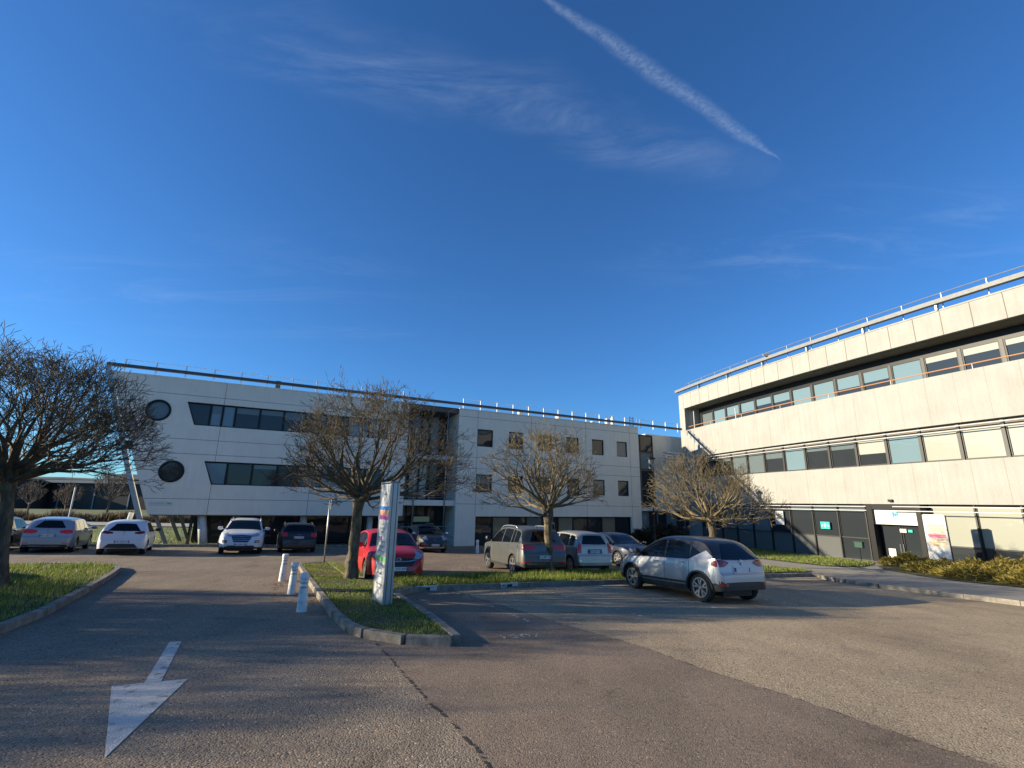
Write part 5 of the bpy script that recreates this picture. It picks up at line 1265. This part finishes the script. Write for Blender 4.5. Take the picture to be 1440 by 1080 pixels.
# ------------------------------------------------------------------ street furniture
def bollard(x, y, h, lb, lean=(0, 0)):
    r_ = empty('bollard', (x, y, gz(x, y)), 0, lb, 'bollard', 'white striped bollards'); r_.rotation_euler = (lean[0], lean[1], 0)
    b = MB(); b.lathe([(.1, -.05), (.098, 0), (.084, h * .55), (.076, h * .6), (.076, h * .82), (.073, h * .84)], 20, cap=False); b.build('post', M['bollard'], r_, smooth='auto')
    b = MB(); b.lathe([(.073, h * .84), (.086, h * .86), (.086, h * .97), (.075, h), (.001, h)], 20, cap=False); b.build('cap', M['bollard'], r_, smooth='auto')
    for z in (.62, .74): b = MB(); b.lathe([(.077, h * z), (.0785, h * z + .005), (.0785, h * z + .03), (.077, h * z + .035)], 20, cap=False); b.build('reflective_band', M['galv'], r_, smooth='auto')
bollard(-6.55, 15.04, .74, 'white bollard farthest from the viewer in the row beside the island', (0, R(2)))
bollard(-5.26, 12.69, .72, 'middle white bollard in the row beside the island', (0, R(1)))
bollard(-4.09, 10.45, .72, 'nearest white bollard with grey bands beside the island kerb', (R(2), 0))
bollard(-1.86, 29.9, .74, 'single white bollard before the grey building right of the balcony entrance')

# tall advertising pylon on the island
C0 = Vector((-2.558, 10.689)); C1 = Vector((-2.988, 11.496)); C2 = Vector((-2.36, 10.86))
u = (C1 - C0).normalized(); v = Vector((-u.y, u.x)) * -1
if v.x < 0: v = -v
py = empty('sign_pylon', (C0.x, C0.y, gz(*C0)), 0, 'tall white information pylon with coloured adverts and grey aluminium edge', 'sign pylon')
def FP(a, z, o): return (u.x * a + v.x * o, u.y * a + v.y * o, z)   # a along the face, o into the depth
Wp, Tp, Hp = .9, .2, 2.56
b = MB(); fbox(b, FP, .05, Wp - .05, .05, Hp - .02, .012, Tp - .012); b.build('panel', M['sign_white'], py)
b = MB()
for a0, a1 in ((-.0, .05), (Wp - .05, Wp)):
    for o0, o1 in ((0, .045), (.055, Tp - .055), (Tp - .045, Tp)): fbox(b, FP, a0, a1, 0, Hp, o0, o1)
b.build('aluminium_edge', M['galv'], py, bevel=.006)
b = MB(); fbox(b, FP, -.01, Wp + .01, Hp, Hp + .03, -.005, Tp + .005); b.build('cap', M['grey_metal'], py)
b = MB(); fbox(b, FP, -.02, Wp + .02, -.12, .06, -.02, Tp + .02); b.build('base', M['concrete'], py)
def advert(z0, z1, mat, a0=.08, a1=Wp - .08): 
    b = MB(); fbox(b, FP, a0, a1, z0, z1, .006, .0135); return b.build('advert', M[mat], py)
for z0, z1, m_, a0, a1 in ((1.98, 2.06, 'c_blue', .06, .84), (1.86, 1.98, 'c_salmon', .3, .84), (1.86, 1.98, 'c_orange', .06, .3), (1.78, 1.86, 'c_magenta', .06, .6), (1.78, 1.86, 'c_purple', .6, .84), (1.34, 1.42, 'c_purple', .5, .8), (1.3, 1.34, 'c_greytext', .2, .8), (.93, 1.02, 'c_palegreen', .06, .84)): advert(z0, z1, m_, a0, a1)
def tline(n, z, h, parent, F, a0, a1, o, mat, rg):
    b = MB(); a = a0
    while a < a1:
        w_ = rg.uniform(.3, .9) * h; fbox(b, F, a, min(a + w_, a1), z, z + h * rg.choice((.6, .8, 1.)), o - .002, o); a += w_ + h * rg.choice((.2, .25, .6))
    return b.build('lettering', M[mat], parent)
rg = random.Random(3)
for z, h, a0, a1 in ((1.66, .035, .4, .62), (1.58, .035, .36, .66), (1.5, .03, .4, .6), (1.2, .05, .3, .6), (1.12, .02, .2, .75), (.84, .03, .2, .6), (.76, .02, .3, .5), (.66, .05, .3, .7), (.6, .02, .25, .6), (.45, .03, .2, .7), (.38, .02, .3, .6)):
    tline(0, z, h, py, FP, a0, a1, .008, 'c_greytext', rg)
tline(0, 2.3, .06, py, FP, .3, .6, .008, 'c_greytext', rg)

# totem at the entrance
T0 = Vector((21.57, 26.3)); T1 = Vector((22.12, 25.6)); tu = (T1 - T0).normalized(); tw = .9; tn = Vector((-tu.y, tu.x)); tn = tn if tn.dot(T0) < 0 else -tn
tz = gz(21.8, 25.9) + .15
to = empty('entrance_totem', (T0.x, T0.y, tz), 0, 'white curved totem with orange and red tenant list before the curved building', 'totem')
def FT(a, z, o): return (tu.x * a + tn.x * o, tu.y * a + tn.y * o, z)
out = []
for k in range(7): t_ = PI + PI / 2 * k / 6; out.append((.22 + .22 * math.cos(t_), .22 + .22 * math.sin(t_)))
for k in range(7): t_ = -PI / 2 + PI / 2 * k / 6; out.append((tw - .22 + .22 * math.cos(t_), .22 + .22 * math.sin(t_)))
out += [(tw, 2.55), (tw - .05, 2.6), (.05, 2.6), (0, 2.55)]
b = MB(); facade(b, FT, out, [], .14, .07); b.face([FT(p[0], p[1], -.07) for p in out]); b.build('panel', M['sign_white'], to)
b = MB(); fbox(b, FT, tw + .003, tw + .035, .2, 2.56, -.08, .06); b.build('edge_strip', M['dark_frame'], to)
b = MB(); fbox(b, FT, .15, tw - .15, -.25, .04, -.05, .05); b.build('foot', M['galv'], to)
for z0, z1, m_, a0, a1 in ((2.02, 2.1, 'c_salmon', .14, .82), (1.68, 2.02, 'c_peach', .14, .82), (1.62, 1.67, 'c_greytext', .14, .8), (1.52, 1.61, 'c_red', .12, .82), (1.45, 1.51, 'c_magenta', .14, .82), (1.26, 1.44, 'c_peach', .14, .82), (1.21, 1.25, 'c_olive', .14, .82), (1.02, 1.2, 'c_peach', .14, .82)):
    b = MB(); fbox(b, FT, a0, a1, z0, z1, .07, .0735); b.build('tenant_band', M[m_], to)
for z in (1.95, 1.88, 1.8, 1.73, 1.38, 1.31, 1.13, 1.06): tline(0, z, .03, to, FT, .25, .25 + rg.uniform(.25, .45), .0765, 'c_brown', rg)

# traffic sign seen edge-on
sp = empty('sign_post', (-7.19, 20.06, gz(-7.19, 20.06) + .1), 0, 'thin galvanised pole with a small sign seen from its edge on the island tip', 'sign post')
b = MB(); b.tube([(0, 0, -.1), (0, 0, 2.45)], .03, 10); b.build('pole', M['galv'], sp, smooth=True)
b = MB(); out = [(-.28, 0), (.12, 0), (.24, .1), (.28, .22), (.24, .36), (.12, .45), (-.28, .45)]
pf = lambda a, z, o: (.05 + o, a * 1.0, 2.0 + z)
facade(b, pf, [(p[0], p[1]) for p in out], [], .02, .01); b.face([pf(p[0], p[1], -.01) for p in out])
b.build('sign_plate', M['beige_metal'], sp).rotation_euler = (0, 0, R(22))
# lantern post by the glass entrance
lx, ly = 11.0, 38.5
la = empty('lamp_post', (lx, ly, gz(lx, ly) + .1), 0, 'slim black lamp post with a cylindrical lantern behind the yellowish tree', 'lamp post')
hh = 5.68 - gz(lx, ly) - .1
b = MB(); b.lathe([(.11, 0), (.11, .9), (.06, 1.0), (.05, hh - 1.1), (.07, hh - 1.05)], 12); b.build('pole', M['dark_frame'], la, smooth='auto')
b = MB(); b.lathe([(.16, hh - 1.05), (.2, hh - .95), (.2, hh - .35)], 14, cap=False); b.build('lantern', M['blind_grey_sheen'], la, smooth='auto')
b = MB(); b.lathe([(.38, hh - .3), (.36, hh - .24), (.1, hh - .1), (.02, hh)], 16); b.build('hood', M['dark_frame'], la, smooth='auto')
for a in range(3):
    b = MB(); q = 2.1 * a; b.tube([(.2 * math.cos(q), .2 * math.sin(q), hh - .95), (.22 * math.cos(q), .22 * math.sin(q), hh - .28)], .015, 5); b.build('stay', M['dark_frame'], la)
# tall lamp outside the frame, its thin shadow line lies on the lane
lo = empty('lamp_post', (-26.5, 8.95, gz(-26.5, 8.95)), 0, 'tall grey street lamp outside the picture on the left', 'lamp post')
b = MB(); b.lathe([(.09, 0), (.05, 6.2)], 10); b.build('pole', M['galv'], lo, smooth='auto')
b = MB(); b.box(-.15, .6, -.1, .1, 6.15, 6.25); b.build('lamp_head', M['grey_metal'], lo)
# green box on a post by the lawn
gp = empty('litter_box', (20.1, 29.3, gz(20.1, 29.3) + .13), R(-70), 'dark green box on a thin post on the lawn before the glass wall', 'litter box')
b = MB(); b.tube([(0, 0, 0), (0, 0, .75)], .025, 8); b.build('post', M['dark_frame'], gp)
b = MB(); b.box(-.24, .24, -.1, .1, .76, 1.08); b.build('box', M['c_darkgreen'], gp, bevel=.03)
b = MB(); b.box(-.26, .26, -.12, .12, 1.08, 1.11); b.build('lid', M['c_darkgreen'], gp)
# small reserved-bay plates fixed to the kerbs
def kplate(x, y, rz, lb, w=.55, h=.14, z=.01):
    r_ = empty('kerb_plate', (x, y, gz(x, y) + z), rz, lb, 'bay plate', 'white and green bay plates on the kerbs')
    b = MB(); b.M = Matrix.Rotation(R(14), 4, 'X'); b.box(-w / 2, w / 2, -.012, .012, 0, h); b.build('plate', M['sign_white'], r_, bevel=.004)
    b = MB(); b.M = Matrix.Rotation(R(14), 4, 'X'); b.box(-.09, .08, -.016, -.013, .03, h - .04); b.build('green_mark', M['c_darkgreen'], r_)
    b = MB(); b.M = Matrix.Rotation(R(14), 4, 'X')
    for k in range(6): b.box(-.25 + k * .02, -.238 + k * .02, -.016, -.013, .05, .09)
    b.build('lettering', M['ink'], r_)
kplate(-2.15, 13.72, R(27), 'bay plate on the kerb straight behind the tall sign'); kplate(.02, 14.88, R(27), 'bay plate on the kerb left of the pale tree trunk')
kplate(11.0, 20.48, R(24), 'bay plate on the kerb right of the two-tone crossover', .5)
b = MB(); b.M = Matrix.Translation((-8.9, 31.6, gz(-8.9, 31.6))) @ Matrix.Rotation(R(27), 4, 'Z')
b.box(-.45, .45, -.1, .1, 0, .1); o = b.build('wheel_stop', M['sign_white'], bevel=.02); tag(o, 'white wheel stop in the empty bay right of the black estate car', 'wheel stop')
b = MB()
for k in range(3): b.box(-8.95 + k * .2, -8.85 + k * .2, 31.4, 31.5, gz(-8.9, 31.6) + .101, gz(-8.9, 31.6) + .104)

# ------------------------------------------------------------------ light, sky, camera
W = bpy.data.worlds.new('World'); S.world = W; W.use_nodes = True
nt = W.node_tree; bg = nt.nodes['Background']
sk = nt.nodes.new('ShaderNodeTexSky'); sk.sky_type = 'NISHITA'; sk.sun_disc = False
SUN_EL, SUN_AZ = R(15.8), R(5.5)
sk.sun_elevation = SUN_EL; sk.sun_rotation = -(PI / 2 + SUN_AZ); sk.altitude = 200; sk.air_density = 1.0; sk.dust_density = .35; sk.ozone_density = 3.0
tc = nt.nodes.new('ShaderNodeTexCoord'); sx = nt.nodes.new('ShaderNodeSeparateXYZ'); nt.links.new(tc.outputs['Generated'], sx.inputs[0])
def math_(op, a, b=None, c=None, clamp=False):
    n = nt.nodes.new('ShaderNodeMath'); n.operation = op; n.use_clamp = clamp
    for i, v_ in enumerate((a, b, c)):
        if v_ is None: continue
        if isinstance(v_, (int, float)): n.inputs[i].default_value = v_
        else: nt.links.new(v_, n.inputs[i])
    return n.outputs[0]
zc = math_('MAXIMUM', sx.outputs[2], .03); PX = math_('DIVIDE', sx.outputs[0], zc); PY = math_('DIVIDE', sx.outputs[1], zc)   # cloud layer plane
cv = nt.nodes.new('ShaderNodeCombineXYZ'); nt.links.new(PX, cv.inputs[0]); nt.links.new(PY, cv.inputs[1])
def wnoise(scale, detail, rough=.6, dist=0., loc=(0, 0, 0), rot=0, scl=(1, 1, 1)):
    mp = nt.nodes.new('ShaderNodeMapping'); mp.inputs['Location'].default_value = loc; mp.inputs['Rotation'].default_value = (0, 0, rot); mp.inputs['Scale'].default_value = scl
    nt.links.new(cv.outputs[0], mp.inputs[0]); n = nt.nodes.new('ShaderNodeTexNoise'); n.inputs['Scale'].default_value = scale; n.inputs['Detail'].default_value = detail
    n.inputs['Roughness'].default_value = rough; n.inputs['Distortion'].default_value = dist; nt.links.new(mp.outputs[0], n.inputs['Vector']); return n.outputs['Fac']
def sm(v_, a, b, lo=0., hi=1.):
    n = nt.nodes.new('ShaderNodeMapRange'); n.interpolation_type = 'SMOOTHSTEP'
    for i, q in enumerate((v_, a, b, lo, hi)):
        if isinstance(q, (int, float)): n.inputs[i].default_value = q
        else: nt.links.new(q, n.inputs[i])
    return n.outputs[0]
def streak(p, q, width, taper0, taper1, noise_, off=None):
    """soft band from p to q on the cloud plane"""
    L = math.dist(p, q); ux, uy = (q[0] - p[0]) / L, (q[1] - p[1]) / L
    t_ = math_('ADD', math_('MULTIPLY', math_('SUBTRACT', PX, p[0]), ux / L), math_('MULTIPLY', math_('SUBTRACT', PY, p[1]), uy / L))
    d_ = math_('ADD', math_('MULTIPLY', math_('SUBTRACT', PX, p[0]), -uy), math_('MULTIPLY', math_('SUBTRACT', PY, p[1]), ux))
    if off is not None: d_ = math_('ADD', d_, off)
    d_ = math_('ABSOLUTE', d_)
    wd = width(t_) if callable(width) else width
    e = sm(math_('DIVIDE', d_, wd), 1.15, .0); e = math_('MULTIPLY', e, sm(t_, taper0[0], taper0[1])); e = math_('MULTIPLY', e, sm(t_, taper1[0], taper1[1]))
    return math_('MULTIPLY', e, noise_)
nz = wnoise(9, 6, .62); nf = wnoise(70, 6, .72, .3); wob = math_('MULTIPLY', math_('SUBTRACT', wnoise(5, 4), .5), .035)
wf = lambda t_: math_('MULTIPLY', math_('MULTIPLY', sm(t_, 1.02, .72), sm(t_, -.1, .32, .3, 1.)), .026)
con = streak((.05, .772), (.807, 1.254), wf, (-.3, -.1), (1.02, .9), sm(nf, .3, .66, .3, 1.), wob)
wn = wnoise(3.2, 7, .68, .6, rot=.45, scl=(.55, 1.6, 1)); wn2 = sm(wn, .35, .75)
off2 = math_('MULTIPLY', math_('SUBTRACT', wnoise(1.6, 4), .5), .3)
wis = streak((-.75, .8), (.9, 1.36), .13, (-.1, .25), (1.05, .6), wn2, off2)
wis2 = streak((.2, 2.1), (2.4, 1.3), .5, (0, .4), (1.4, .8), sm(wnoise(2.5, 7, .7, .8, (3, 1, 0), .2, (.5, 1.5, 1)), .45, .8), None)
wis3 = streak((-3.2, 2.2), (-.2, 2.4), .8, (0, .4), (1.1, .7), sm(wnoise(1.8, 7, .7, .8, (1, 5, 0), .9, (.5, 1.6, 1)), .45, .8), None)
msk = math_('ADD', math_('MULTIPLY', con, .17), math_('ADD', math_('MULTIPLY', wis, .17), math_('ADD', math_('MULTIPLY', wis2, .12), math_('MULTIPLY', wis3, .1))), clamp=True)
msk = math_('MULTIPLY', msk, sm(sx.outputs[2], .02, .12))
mx = nt.nodes.new('ShaderNodeMix'); mx.data_type = 'RGBA'; nt.links.new(msk, mx.inputs[0]); nt.links.new(sk.outputs[0], mx.inputs[6]); mx.inputs[7].default_value = (5.2, 6.2, 7.6, 1)
tint = nt.nodes.new('ShaderNodeMix'); tint.data_type = 'RGBA'; tint.blend_type = 'MULTIPLY'; tint.inputs[0].default_value = 1; tint.inputs[7].default_value = (.47, .92, 1.4, 1); nt.links.new(sk.outputs[0], tint.inputs[6]); nt.links.new(tint.outputs[2], mx.inputs[6])
nt.links.new(mx.outputs[2], bg.inputs['Color']); bg.inputs['Strength'].default_value = .07
sl = bpy.data.lights.new('sun', 'SUN'); sl.energy = 5.0; sl.angle = R(.55); sl.color = (1, .86, .63)
so = bpy.data.objects.new('sun', sl); COL.objects.link(so)
dv = Vector((math.cos(SUN_AZ) * math.cos(SUN_EL), math.sin(SUN_AZ) * math.cos(SUN_EL), -math.sin(SUN_EL)))
so.rotation_euler = dv.to_track_quat('-Z', 'Y').to_euler(); so.location = (-30, 0, 20)
cam = bpy.data.cameras.new('camera'); co = bpy.data.objects.new('camera', cam); COL.objects.link(co); S.camera = co
cam.sensor_width = 36; cam.lens = 685 / 1440 * 36; cam.clip_end = 5000; cam.clip_start = .05
rr_, pp_ = R(.96), math.atan(168 * math.cos(R(.96)) / 685)
R0 = Vector((1, 0, 0)); U0 = Vector((0, -math.sin(pp_), math.cos(pp_))); Fw = Vector((0, math.cos(pp_), math.sin(pp_)))
Rv = R0 * math.cos(rr_) + U0 * math.sin(rr_); Uv = U0 * math.cos(rr_) - R0 * math.sin(rr_)
mm = Matrix((Rv, Uv, -Fw)).transposed(); co.rotation_euler = mm.to_euler(); co.location = (0, 0, 1.82)
S.view_settings.view_transform = 'Standard'; S.view_settings.look = 'None'; S.view_settings.exposure = .95; S.view_settings.gamma = 1
